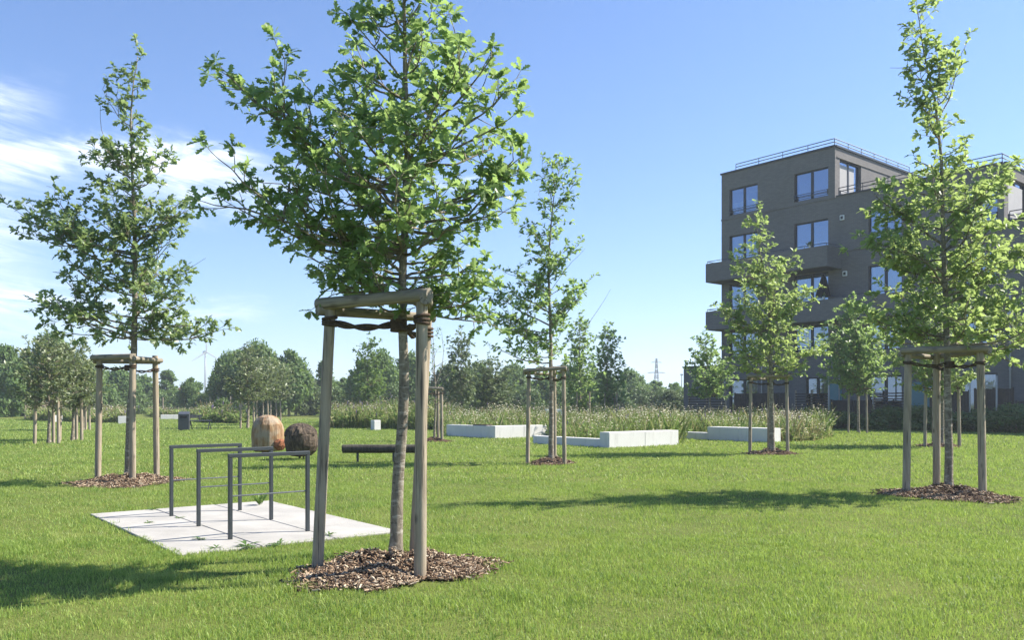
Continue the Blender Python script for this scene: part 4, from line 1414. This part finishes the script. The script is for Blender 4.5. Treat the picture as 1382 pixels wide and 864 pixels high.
mb = MB(); mb.tube([(0, 0, 0), (0, 0, gz(505, Y))], [.25, .12], 8); mb.build('pole', M['far_steel'], root)
mb = MB(); mb.box((0, 0, gz(506, Y)), (.9, .3, .5)); mb.build('lamp_head', M['far_steel'], root)

Y = 240.0
root = empty('farmhouse', (gx(251, Y), Y, 0), .2, 'far white farmhouse between the trees below the wind turbine', 'house')
mb = MB(); mb.box((0, 0, 2.2), (6, 9, 4.4)); mb.build('wall', M['white_paint'], root)
mb = MB()
mb.v = [(-3.3, -4.8, 4.3), (3.3, -4.8, 4.3), (3.3, 4.8, 4.3), (-3.3, 4.8, 4.3), (0, -4.8, 6.6), (0, 4.8, 6.6)]
for q in ((0, 4, 5, 3), (1, 2, 5, 4), (0, 1, 4), (2, 3, 5), (3, 2, 1, 0)): mb.face(q)
mb.build('roof', M['tile_roof'], root)
for s in (-1.5, 1.5):
    mb = MB(); mb.box((s, -4.52, 2.4), (1.0, .08, 1.3)); mb.build('window', M['frame'], root)

# ------------------------------------------------------------------ apartment block
BANG = -50.5
BC = (21.95, 56.9, 0)
bld = empty('apartment_block', BC, R(BANG), 'dark grey brown stepped apartment block with balconies and roof railings', 'building')
WIN = {}


def facade_wall(mb, x0, x1, z0, z1, ops, y=0.0, depth=.28, axis='x', outward=-1):
    """wall sheet with real openings; axis x: plane y=const facing -y. axis y: plane x=const facing +x"""
    def P(a, d, z):
        return (a, y + d, z) if axis == 'x' else (y - d, a, z)
    xs = sorted({x0, x1, *[o[0] for o in ops], *[o[1] for o in ops]}); zs = sorted({z0, z1, *[o[2] for o in ops], *[o[3] for o in ops]})
    for a, b in zip(xs, xs[1:]):
        for c, d in zip(zs, zs[1:]):
            mx, mz = (a + b) / 2, (c + d) / 2
            if any(o[0] < mx < o[1] and o[2] < mz < o[3] for o in ops): continue
            mb.quad(P(a, 0, c), P(b, 0, c), P(b, 0, d), P(a, 0, d))
    for (a, b, c, d) in ops:
        e = depth
        mb.quad(P(a, 0, c), P(a, 0, d), P(a, e, d), P(a, e, c)); mb.quad(P(b, 0, d), P(b, 0, c), P(b, e, c), P(b, e, d))
        mb.quad(P(a, 0, d), P(b, 0, d), P(b, e, d), P(a, e, d)); mb.quad(P(b, 0, c), P(a, 0, c), P(a, e, c), P(b, e, c))
        # the room behind
        q = e + .002; r = e + 2.6
        g_ = .3
        a, b, c, d = a - g_, b + g_, c - .05, d + .25
        mb.quad(P(a, r, c), P(b, r, c), P(b, r, d), P(a, r, d), 1); mb.quad(P(a, q, c), P(a, r, c), P(a, r, d), P(a, q, d), 1)
        mb.quad(P(b, r, c), P(b, q, c), P(b, q, d), P(b, r, d), 1); mb.quad(P(a, q, d), P(a, r, d), P(b, r, d), P(b, q, d), 1)
        mb.quad(P(a, r, c), P(a, q, c), P(b, q, c), P(b, r, c), 1)


def window(o, y=0.0, axis='x', panes=2, rail=True, curtain=0.0, cside=None, door=False):
    a, b, c, d = o
    def P(u, dd, z): return (u, y + dd, z) if axis == 'x' else (y - dd, u, z)
    def BX(mb, u0, u1, d0, d1, z0, z1, m=0):
        p = P((u0 + u1) / 2, (d0 + d1) / 2, (z0 + z1) / 2)
        s = (u1 - u0, d1 - d0, z1 - z0) if axis == 'x' else (d1 - d0, u1 - u0, z1 - z0)
        mb.box(p, s, m)
    f = MB(); t = .075
    BX(f, a + .003, b - .003, .17, .25, c + .003, c + t); BX(f, a + .003, b - .003, .17, .25, d - t, d - .003)
    BX(f, a + .003, a + t, .17, .25, c + t, d - t); BX(f, b - t, b - .003, .17, .25, c + t, d - t)
    for k in range(1, panes):
        u = a + (b - a) * k / panes
        BX(f, u - .09, u + .09, .165, .255, c + t, d - t)
    fr = f.build('window', M['frame'], bld)
    gl = MB()
    for k in range(panes):
        u0 = a + (b - a) * k / panes + (.09 if k else t); u1 = a + (b - a) * (k + 1) / panes - (.09 if k < panes - 1 else t)
        gl.quad(P(u0, .21, c + t), P(u1, .21, c + t), P(u1, .21, d - t), P(u0, .21, d - t))
    gl.build('pane', M['glass'], fr)
    if curtain > 0:
        cu = MB()
        z1 = d - t if cside != 'low' else c + (d - c) * curtain
        z0 = d - (d - c) * curtain if cside != 'low' else c + t
        n = 26
        for k in range(n):
            u0 = a + t + (b - a - 2 * t) * k / n; u1 = a + t + (b - a - 2 * t) * (k + 1) / n
            w0 = .40 + .03 * math.sin(k * 1.9); w1 = .40 + .03 * math.sin((k + 1) * 1.9)
            cu.quad(P(u0, w0, z0), P(u1, w1, z0), P(u1, w1, z1), P(u0, w0, z1))
        cu.build('curtain', M['curtain'], fr)
    if rail:
        rr = MB()
        for zz in (c + .22, c + .42):
            BX(rr, a - .02, b + .02, -.05, -.015, zz, zz + .04)
        for u in (a + .05, b - .05): BX(rr, u - .02, u + .02, -.052, .10, c + .1, c + .47)
        rr.build('window_rail', M['rail'], fr)
    return fr


W1 = (-8.6, -6.1); W2 = (-3.1, -.5); W3 = (2.35, 4.55); W4 = (8.2, 10.2); W5 = (12.6, 14.8); W6 = (16.6, 18.8)
ops = []; specs = []
def add(w, z0, z1, **k):
    o = (w[0], w[1], z0, z1); ops.append(o); specs.append((o, k))
add(W1, 15.75, 17.75, curtain=.5, cside='low'); add(W2, 15.75, 17.75)
add(W1, 11.05, 14.2, rail=False, curtain=.6, cside='low'); add(W2, 11.05, 14.2, rail=False, curtain=.55, cside='low'); add(W3, 12.3, 14.2, curtain=.3); add(W4, 12.3, 14.2)
add(W1, 7.5, 10.55, rail=False); add(W2, 7.5, 10.55, rail=False, curtain=.9); add(W3, 7.5, 10.55, rail=False, curtain=.55); add(W4, 8.7, 10.55); add(W5, 8.7, 10.55)
add(W1, 5.0, 6.95, curtain=.95); add(W2, 5.0, 6.95, curtain=.95); add(W3, 5.0, 6.95, curtain=.95); add(W4, 5.0, 6.95, curtain=.5); add(W5, 5.0, 6.95); add(W6, 8.7, 10.55); add(W6, 5.0, 6.95)
add(W1, .2, 3.3, rail=False, curtain=.3); add(W3, .2, 3.3, rail=False); add(W4, .2, 3.3, rail=False, curtain=.3); add(W5, .2, 3.3, rail=False); add((-2.2, -.5), .2, 3.3, rail=False)
wall = MB()
XL = -9.3; D = 13.0
z5, z4, z3 = 19.0, 15.55, 12.1
inx = lambda o, a, b: a - 1e-6 <= o[0] and o[1] <= b + 1e-6
facade_wall(wall, XL, 0, 0, z5, [o for o in ops if inx(o, XL, 0)])
facade_wall(wall, 0, 10.55, 0, z4, [o for o in ops if inx(o, 0, 10.55)])
facade_wall(wall, 10.55, 24, 0, z3, [o for o in ops if inx(o, 10.55, 24)])
# sunny end faces of the two upper steps
e5 = (.62, 3.5, z4 + .1, 18.3); e4 = (.62, 3.5, z3 + .1, 14.85)
facade_wall(wall, 0, D, z4 - .5, z5, [e5], 0.0, .28, 'y')
facade_wall(wall, 0, D, z3 - .5, z4, [e4], 10.55, .28, 'y')
wall.quad((24, 0, 0), (24, D, 0), (24, D, z3), (24, 0, z3))
wall.quad((XL, D, 0), (XL, 0, 0), (XL, 0, z5), (XL, D, z5))
wall.quad((0, D, 0), (XL, D, 0), (XL, D, z5), (0, D, z5)); wall.quad((10.55, D, 0), (0, D, 0), (0, D, z4), (10.55, D, z4)); wall.quad((24, D, 0), (10.55, D, 0), (10.55, D, z3), (24, D, z3))
# parapet backs
for (a, b, z) in ((0.0, 10.55, z4), (10.55, 24, z3)):
    wall.quad((a, 0, z), (b, 0, z), (b, .25, z), (a, .25, z)); wall.quad((b, .25, z - .5), (a, .25, z - .5), (a, .25, z), (b, .25, z))
wall.build('wall', [M['facade'], M['interior']], bld)
rf = MB()
rf.quad((XL, 0, z5 - .02), (0, 0, z5 - .02), (0, D, z5 - .02), (XL, D, z5 - .02)); rf.quad((0, .25, z4 - .5), (10.55, .25, z4 - .5), (10.55, D, z4 - .5), (0, D, z4 - .5)); rf.quad((10.55, .25, z3 - .5), (24, .25, z3 - .5), (24, D, z3 - .5), (10.55, D, z3 - .5))
rf.box((XL / 2, -.03, z5 + .05), (-XL + .12, .14, .12)); rf.box((.03, D / 2 + .05, z5 + .05), (.14, D, .12))
rf.box((5.3, -.03, z4 + .035), (10.4, .14, .08)); rf.box((17.3, -.03, z3 + .035), (13.4, .14, .08)); rf.box((10.58, D / 2 + .05, z4 + .035), (.14, D, .08))
rf.build('roof', M['frame'], bld)
led = MB(); led.box((XL / 2, -.025, z4 - .02), (-XL + .05, .06, .10)); led.box((5.3, -.02, 11.75), (10.5, .045, .06)); led.box((.028, 6.4, 18.32), (.05, 12.4, .06)); led.build('string_course', M['facade'], bld)
for o, k in specs: window(o, **k)
window(e5, 0.0, 'y', 2, True); window(e4, 10.55, 'y', 2, True)


def railing(pts, z, h, name='roof_railing', n_per=1.6):
    mb = MB()
    for (a, b) in zip(pts, pts[1:]):
        A = Vector((a[0], a[1], 0)); B = Vector((b[0], b[1], 0)); L_ = (B - A).length
        for zz in (z + h, z + h * .55):
            mb.tube([A + Vector((0, 0, zz)), B + Vector((0, 0, zz))], .03, 6)
        k = max(1, int(L_ / n_per))
        for i in range(k + 1):
            p = A.lerp(B, i / k); mb.tube([p + Vector((0, 0, z)), p + Vector((0, 0, z + h))], .025, 6)
    return mb.build(name, M['rail'], bld)


railing([(XL + 1.2, .15), (-.12, .15), (-.12, 11)], z5 + .1, .5)
railing([(.2, .12), (10.4, .12), (10.4, 11)], z4 + .07, .52)
railing([(10.8, .12), (23.5, .12)], z3 + .07, .52)


def balcony(x0, x1, z0, z1, dep=1.9):
    mb = MB(); t = .2
    mb.box(((x0 + x1) / 2, -dep + t / 2, (z0 + z1) / 2), (x1 - x0, t, z1 - z0), 0, None, .02)
    for x in (x0 + t / 2, x1 - t / 2): mb.box((x, -dep / 2 + t / 2 - .003, (z0 + z1) / 2), (t - .006, dep - t - .004, z1 - z0 - .006))
    mb.box(((x0 + x1) / 2, -dep / 2 + t / 2 - .003, z0 + .16), (x1 - x0 - 2 * t - .01, dep - t - .004, .28))
    b = mb.build('balcony', M['facade'], bld)
    r = MB()
    for (p, q) in (((x0 + .1, -.2), (x0 + .1, -dep + .1)), ((x0 + .1, -dep + .1), (x1 - .1, -dep + .1)), ((x1 - .1, -dep + .1), (x1 - .1, -.2))):
        L_ = math.hypot(q[0] - p[0], q[1] - p[1])
        r.tube([(p[0], p[1], z1 + .16), (q[0], q[1], z1 + .16)], .025, 6)
        for i in range(int(L_ / 1.5) + 1):
            k = i / max(1, int(L_ / 1.5)); x = p[0] + (q[0] - p[0]) * k; y = p[1] + (q[1] - p[1]) * k
            r.tube([(x, y, z1 - .01), (x, y, z1 + .16)], .018, 5)
    r.build('balcony_rail', M['rail'], b)


balcony(XL - .05, .5, 10.6, 12.0)
balcony(XL - .05, 6.3, 7.0, 8.4)
for (x, z) in ((.55, 14.05), (.75, 10.25), (5.6, 14.0), (10.9, 6.6), (12.0, 11.2)):
    mb = MB(); mb.box((x, -.06, z), (.30, .12, .34), 0, None, .02); o = mb.build('wall_lamp', M['lamp'], bld)
    mb = MB(); mb.box((x, -.124, z), (.18, .01, .2)); mb.build('grille', M['frame'], o)
for (x, za, zb) in ((-5.7, .1, 5.0), (.35, .1, 6.9), (10.9, .1, 8.6)):
    mb = MB(); mb.tube([(x, -.09, za), (x, -.09, zb)], .05, 10)
    for z in np.arange(za + .6, zb, 1.4): mb.box((x, -.05, float(z)), (.13, .1, .05))
    mb.build('downpipe', M['pole'], bld, True)
for (x0, x1) in ((-.35, .5), (4.75, 6.6)):
    mb = MB(); mb.box(((x0 + x1) / 2, -.03, 1.5), (x1 - x0, .06, 2.7), 0, None, .01); o = mb.build('door', M['teal'], bld)
    mb = MB(); mb.box((x1 - .15, -.085, 1.3), (.03, .05, .3)); mb.build('handle', M['rod'], o)
an = MB(); an.box((-11.4, 3.4, 2.15), (4.1, 5.6, 4.5), 0, None, .02); an.build('annex', M['facade'], bld)
an = MB(); an.box((-11.4, 3.4, 4.44), (4.25, 5.75, .1)); an.build('annex_roof', M['frame'], bld)

e1 = Vector((math.cos(R(BANG)), math.sin(R(BANG)), 0)); e2 = Vector((-e1.y, e1.x, 0))
def bl(x, y, z=0): return Vector(BC) + e1 * x + e2 * y + Vector((0, 0, z))


# folded parasol on the lower balcony
p = bl(-.5, -.75, 7.45)
root = empty('folded_parasol', p, R(BANG), 'dark folded parasol leaning on the lower balcony', 'parasol')
mb = MB(); mb.tube([(0, 0, 0), (.12, 0, 2.75)], .025, 8); mb.build('pole', M['rail'], root)
mb = MB()
pr = [(.05, 2.85), (.16, 2.5), (.30, 1.9), (.42, 1.35), (.30, 1.30)]
nn = 16
for (r_, z_) in pr:
    for k in range(nn):
        a = 2 * math.pi * k / nn; q = r_ * (1 + .22 * math.cos(8 * a))
        mb.v.append((q * math.cos(a) + .04 * z_, q * math.sin(a), z_))
for i in range(len(pr) - 1):
    for k in range(nn):
        a_ = i * nn + k; b_ = i * nn + (k + 1) % nn; mb.face((a_, b_, b_ + nn, a_ + nn))
mb.build('canopy', M['dark_fabric'], root, True)
# pot plants on the balcony parapets
for i, (x, z, lab) in enumerate(((.2, 8.42, 'small potted plant on the lower balcony beside the folded parasol'), (-.8, 12.02, 'small potted plant at the end of the upper balcony'))):
    p = bl(x, -1.78, z)
    root = empty('potted_plant', p, 0, lab, 'plant')
    mb = MB(); mb.tube([(0, 0, 0), (0, 0, .2)], [.07, .1], 10); mb.build('pot', M['lamp'], root, True)
    rg = np.random.default_rng(300 + i)
    nl = 60
    Dd = rg.normal(0, 1, (nl, 3)); Dd[:, 2] = np.abs(Dd[:, 2])
    VV, lo, sz = scatter_leaves(NARROW, np.array([0, 0, .2]) + rg.normal(0, .06, (nl, 3)), Dd, rg.normal(0, .4, (nl, 3)) + np.array([0, 0, 1]), rg.uniform(.12, .28, nl))
    raw_mesh('leaves', VV, lo, sz, [M['shrub_leaf']], None, False, root)

# slatted screens and poles of the gardens
def screen(x0, x1, y, h, label, gap=.11, depth_dir=False):
    c = bl((x0 + x1) / 2, y)
    root = empty('garden_screen', c, R(BANG), label, 'garden screen')
    w = x1 - x0
    k = max(1, round(w / 1.3))
    for i in range(k + 1):
        mb = MB(); mb.box((-w / 2 + w * i / k, 0, h / 2), (.1, .1, h + .1)); mb.build('post', M['post'], root)
    mb = MB()
    z = .25
    while z < h - .1:
        mb.box((0, -.055, z), (w, .025, .07)); z += gap + .06
    mb.build('slats', M['screen'], root)
    return root


def plot(px, yl):
    """local x on the garden line yl metres before the wall"""
    k = (px - CX) / F
    Y_ = (BC[0] * e2.x + BC[1] * e2.y + yl) / (k * e2.x + e2.y)
    return (k * Y_ - BC[0]) * e1.x + (Y_ - BC[1]) * e1.y


def boards(x0, x1, y, h, label):
    c = bl((x0 + x1) / 2, y)
    root = empty('board_fence', c, R(BANG), label, 'fence')
    w = x1 - x0
    k = max(2, round(w / 1.5))
    for i in range(k + 1):
        mb = MB(); mb.box((-w / 2 + w * i / k, 0, h / 2), (.09, .09, h + .14)); mb.build('post', M['screen'], root)
    mb = MB(); nb = int(w / .14)
    for i in range(nb):
        mb.box((-w / 2 + w * (i + .5) / nb, -.06, h / 2 + .04 + random.uniform(-.015, .015)), (w / nb - .012, .022, h - .05))
    mb.build('boards', M['screen'], root)
    return root


for (a, b, yl, h, lab) in ((930, 979, -8.0, 2.3, 'slatted garden fence beside the leafy tree at the far end of the apartment block'), (1074, 1118, -3.4, 2.35, 'slatted garden screen left of the round headed tree'),
                           (1180, 1222, -3.4, 2.35, 'slatted garden screen right of the round headed tree')):
    screen(plot(a, yl), plot(b, yl), yl, h, lab)
for (a, b, yl, h, lab) in ((992, 1060, -3.2, 2.2, 'dark board fence behind the smaller oak and its posts'), (1122, 1176, -2.6, 1.7, 'low dark board fence right behind the round headed tree'), (1256, 1308, -3.3, 2.2, 'dark board fence behind the tall oak trunk'), (1316, 1367, -3.2, 2.3, 'dark board fence right of the tall oak support'),
                           (1372, 1440, -3.2, 1.6, 'low dark board fence at the edge of the picture')):
    boards(plot(a, yl), plot(b, yl), yl, h, lab)
for (px, y, h, lab) in ((978, -6.0, 3.0, 'pale garden pole at the slatted fence end'), (1118.5, -4.2, 3.3, 'pale garden pole left of the round headed tree'), (1309, -5.0, 3.2, 'pale garden pole between the tall oak posts'), (1345, -4.4, 3.0, 'pale garden pole right of the tall oak support')):
    p = bl(plot(px, y), y)
    root = empty('garden_pole', p, 0, lab, 'pole')
    mb = MB(); mb.tube([(0, 0, -.05), (0, 0, h)], .045, 8); mb.build('pole_shaft', M['pole'], root, True)
    mb = MB(); mb.tube([(0, 0, h), (0, 0, h + .06)], [.06, .04], 8); mb.build('cap', M['frame'], root)
for i, (px, y, s, h, lab) in enumerate(((1012, -6.6, 3.0, 1.2, 'dark garden bush behind the smaller oak'), (1052, -6.2, 3.0, 1.1, 'dark garden bush right of the smaller oak posts'), (1098, -6.6, 3.2, 1.25, 'low dark bush left of the round headed tree'), (1140, -6.0, 3.0, 1.0, 'low dark bush behind the round headed tree'),
                                       (1198, -6.4, 3.4, 1.3, 'garden bush right of the round headed tree'), (1236, -6.2, 3.2, 1.35, 'garden bush left of the tall oak trunk'), (1284, -6.4, 3.2, 1.0, 'low garden bush behind the tall oak trunk'), (1330, -6.3, 3.2, 1.2, 'low garden bush right of the tall oak support'),
                                       (1372, -6.4, 3.2, 1.45, 'outermost garden bush at the picture edge'))):
    x = plot(px, y)
    tr, cr, W, H, fresh = proto('bush')
    p = bl(x, y)
    root = empty('garden_bush', p, i * 1.1, lab, 'bush')
    for s_ in (tr, cr):
        c = s_.copy(); COL.objects.link(c); c.parent = root
    root.scale = (s / W, s / W, h / H)

# ------------------------------------------------------------------ camera, sun, sky, air
cam = bpy.data.cameras.new('camera')
cam.sensor_width = 36.0
cam.lens = 36.0 * F / 1382.0
cam.shift_y = (HY - 432.0) / 1382.0
cam.clip_start = .05; cam.clip_end = 6000
co = bpy.data.objects.new('camera', cam); COL.objects.link(co)
co.location = (0, 0, EYE); co.rotation_euler = (R(90), 0, 0)
scene.camera = co

sd = Vector((math.sin(SUN_AZ) * math.cos(SUN_EL), math.cos(SUN_AZ) * math.cos(SUN_EL), math.sin(SUN_EL)))
sl = bpy.data.lights.new('sun', 'SUN'); sl.energy = 5.0; sl.angle = R(.53); sl.color = (1.0, .93, .82)
so = bpy.data.objects.new('sun', sl); COL.objects.link(so)
so.rotation_mode = 'QUATERNION'; so.rotation_quaternion = sd.to_track_quat('Z', 'Y'); so.location = (40, 20, 60)

w = bpy.data.worlds.new('World'); scene.world = w; w.use_nodes = True
nt = w.node_tree; nt.nodes.clear()
T = NT.__new__(NT); T.t = nt
outw = nt.nodes.new('ShaderNodeOutputWorld'); bg = nt.nodes.new('ShaderNodeBackground')
sky = nt.nodes.new('ShaderNodeTexSky'); sky.sky_type = 'NISHITA'; sky.sun_disc = False
sky.sun_elevation = SUN_EL; sky.sun_rotation = SUN_AZ; sky.altitude = 0; sky.air_density = 1.0; sky.dust_density = .6; sky.ozone_density = 2.0
tc = nt.nodes.new('ShaderNodeTexCoord')
sep = nt.nodes.new('ShaderNodeSeparateXYZ'); nt.links.new(tc.outputs['Generated'], sep.inputs[0])
az = T.math('ARCTAN2', sep.outputs[0], sep.outputs[1]); el = T.math('ARCSINE', sep.outputs[2])
cmb = nt.nodes.new('ShaderNodeCombineXYZ')
nt.links.new(T.math('MULTIPLY', az, 4.0), cmb.inputs[0]); nt.links.new(T.math('ADD', T.math('MULTIPLY', el, 34.0), T.math('MULTIPLY', az, 5.0)), cmb.inputs[1])
nz = T.noise(cmb.outputs[0], 2.0, 9, .66, 1.2)
cmb2 = nt.nodes.new('ShaderNodeCombineXYZ')
nt.links.new(T.math('MULTIPLY', az, 9.0), cmb2.inputs[0]); nt.links.new(T.math('MULTIPLY', el, 26.0), cmb2.inputs[1])
nz2 = T.noise(cmb2.outputs[0], 1.3, 6, .6, .5)
elw = T.math('ADD', el, T.math('MULTIPLY', T.math('SUBTRACT', nz2, .5), .075))


def sstep(x, a, b):
    nd = nt.nodes.new('ShaderNodeMapRange'); nd.interpolation_type = 'SMOOTHSTEP'
    nt.links.new(x, nd.inputs['Value'])
    nd.inputs['From Min'].default_value = a; nd.inputs['From Max'].default_value = b
    return nd.outputs['Result']


def band(px0, py0, px1, py1, wid, amp, fade):
    a0, a1 = math.atan((px0 - CX) / F), math.atan((px1 - CX) / F)
    def e(px, py):
        x = (px - CX) / F; z = (HY - py) / F
        return math.atan(z / math.hypot(1, x))
    e0, e1 = e(px0, py0), e(px1, py1)
    k = (e1 - e0) / (a1 - a0)
    c = T.math('ADD', T.math('MULTIPLY', T.math('SUBTRACT', az, a0), k), e0)
    d = T.math('DIVIDE', T.math('SUBTRACT', elw, c), wid)
    gs = T.math('POWER', 2.718, T.math('MULTIPLY', T.math('MULTIPLY', d, d), -1.0))
    g2 = T.math('MULTIPLY', gs, sstep(az, a1, a1 - fade))
    g2 = T.math('MULTIPLY', g2, sstep(az, a0 - .12, a0))
    return T.math('MULTIPLY', g2, amp)


bands = [band(-260, 172, 372, 228, .017, 1.25, .10), band(-260, 118, 105, 138, .017, .85, .09), band(-260, 150, 60, 172, .030, .75, .12), band(-260, 235, 120, 262, .034, .7, .14),
         band(-260, 318, 130, 328, .030, .8, .12), band(-260, 388, 160, 394, .017, .95, .12), band(140, 410, 400, 426, .010, .75, .10), band(320, 262, 500, 240, .016, .5, .07),
         band(600, 245, 665, 250, .006, .5, .03), band(-100, 440, 320, 450, .03, .4, .2), band(150, 205, 390, 234, .011, .8, .10), band(200, 262, 420, 268, .02, .35, .1)]
s = bands[0]
for b in bands[1:]: s = T.math('ADD', s, b)
cl = T.math('MULTIPLY', T.math('MULTIPLY', s, 1.25), sstep(nz, .20, .80), True)
skyc = T.mix(1.0, sky.outputs[0], (.60, .85, 1.2), 'MULTIPLY')
cloudc = T.mix(T.math('MULTIPLY', cl, .78), skyc, (9.0, 9.4, 10.4))
nt.links.new(cloudc, bg.inputs[0])
bg.inputs[1].default_value = .071
nt.links.new(bg.outputs[0], outw.inputs[0])

hz = MB()
hz.box((0, 200, 50), (4200, 4600, 102))
hzm = bpy.data.materials.new('haze_air'); hzm.use_nodes = True
ht = hzm.node_tree; ht.nodes.clear()
ho = ht.nodes.new('ShaderNodeOutputMaterial'); hv = ht.nodes.new('ShaderNodeVolumePrincipled')
hv.inputs['Color'].default_value = (.80, .88, 1.0, 1); hv.inputs['Density'].default_value = .0006; hv.inputs['Anisotropy'].default_value = .2
ht.links.new(hv.outputs[0], ho.inputs['Volume'])
tag(hz.build('haze', hzm), 'thin summer haze in the air', 'haze', kind='stuff')

scene.render.engine = 'CYCLES'
cy = scene.cycles
cy.max_bounces = 8; cy.diffuse_bounces = 5; cy.glossy_bounces = 3; cy.transmission_bounces = 4; cy.volume_bounces = 1; cy.transparent_max_bounces = 8
cy.use_denoising = True
cy.caustics_reflective = False; cy.caustics_refractive = False
cy.sample_clamp_indirect = 6.0
vs = scene.view_settings
vs.view_transform = 'Standard'; vs.look = 'None'; vs.gamma = 1.0; vs.exposure = 1.3; vs.use_curve_mapping = False
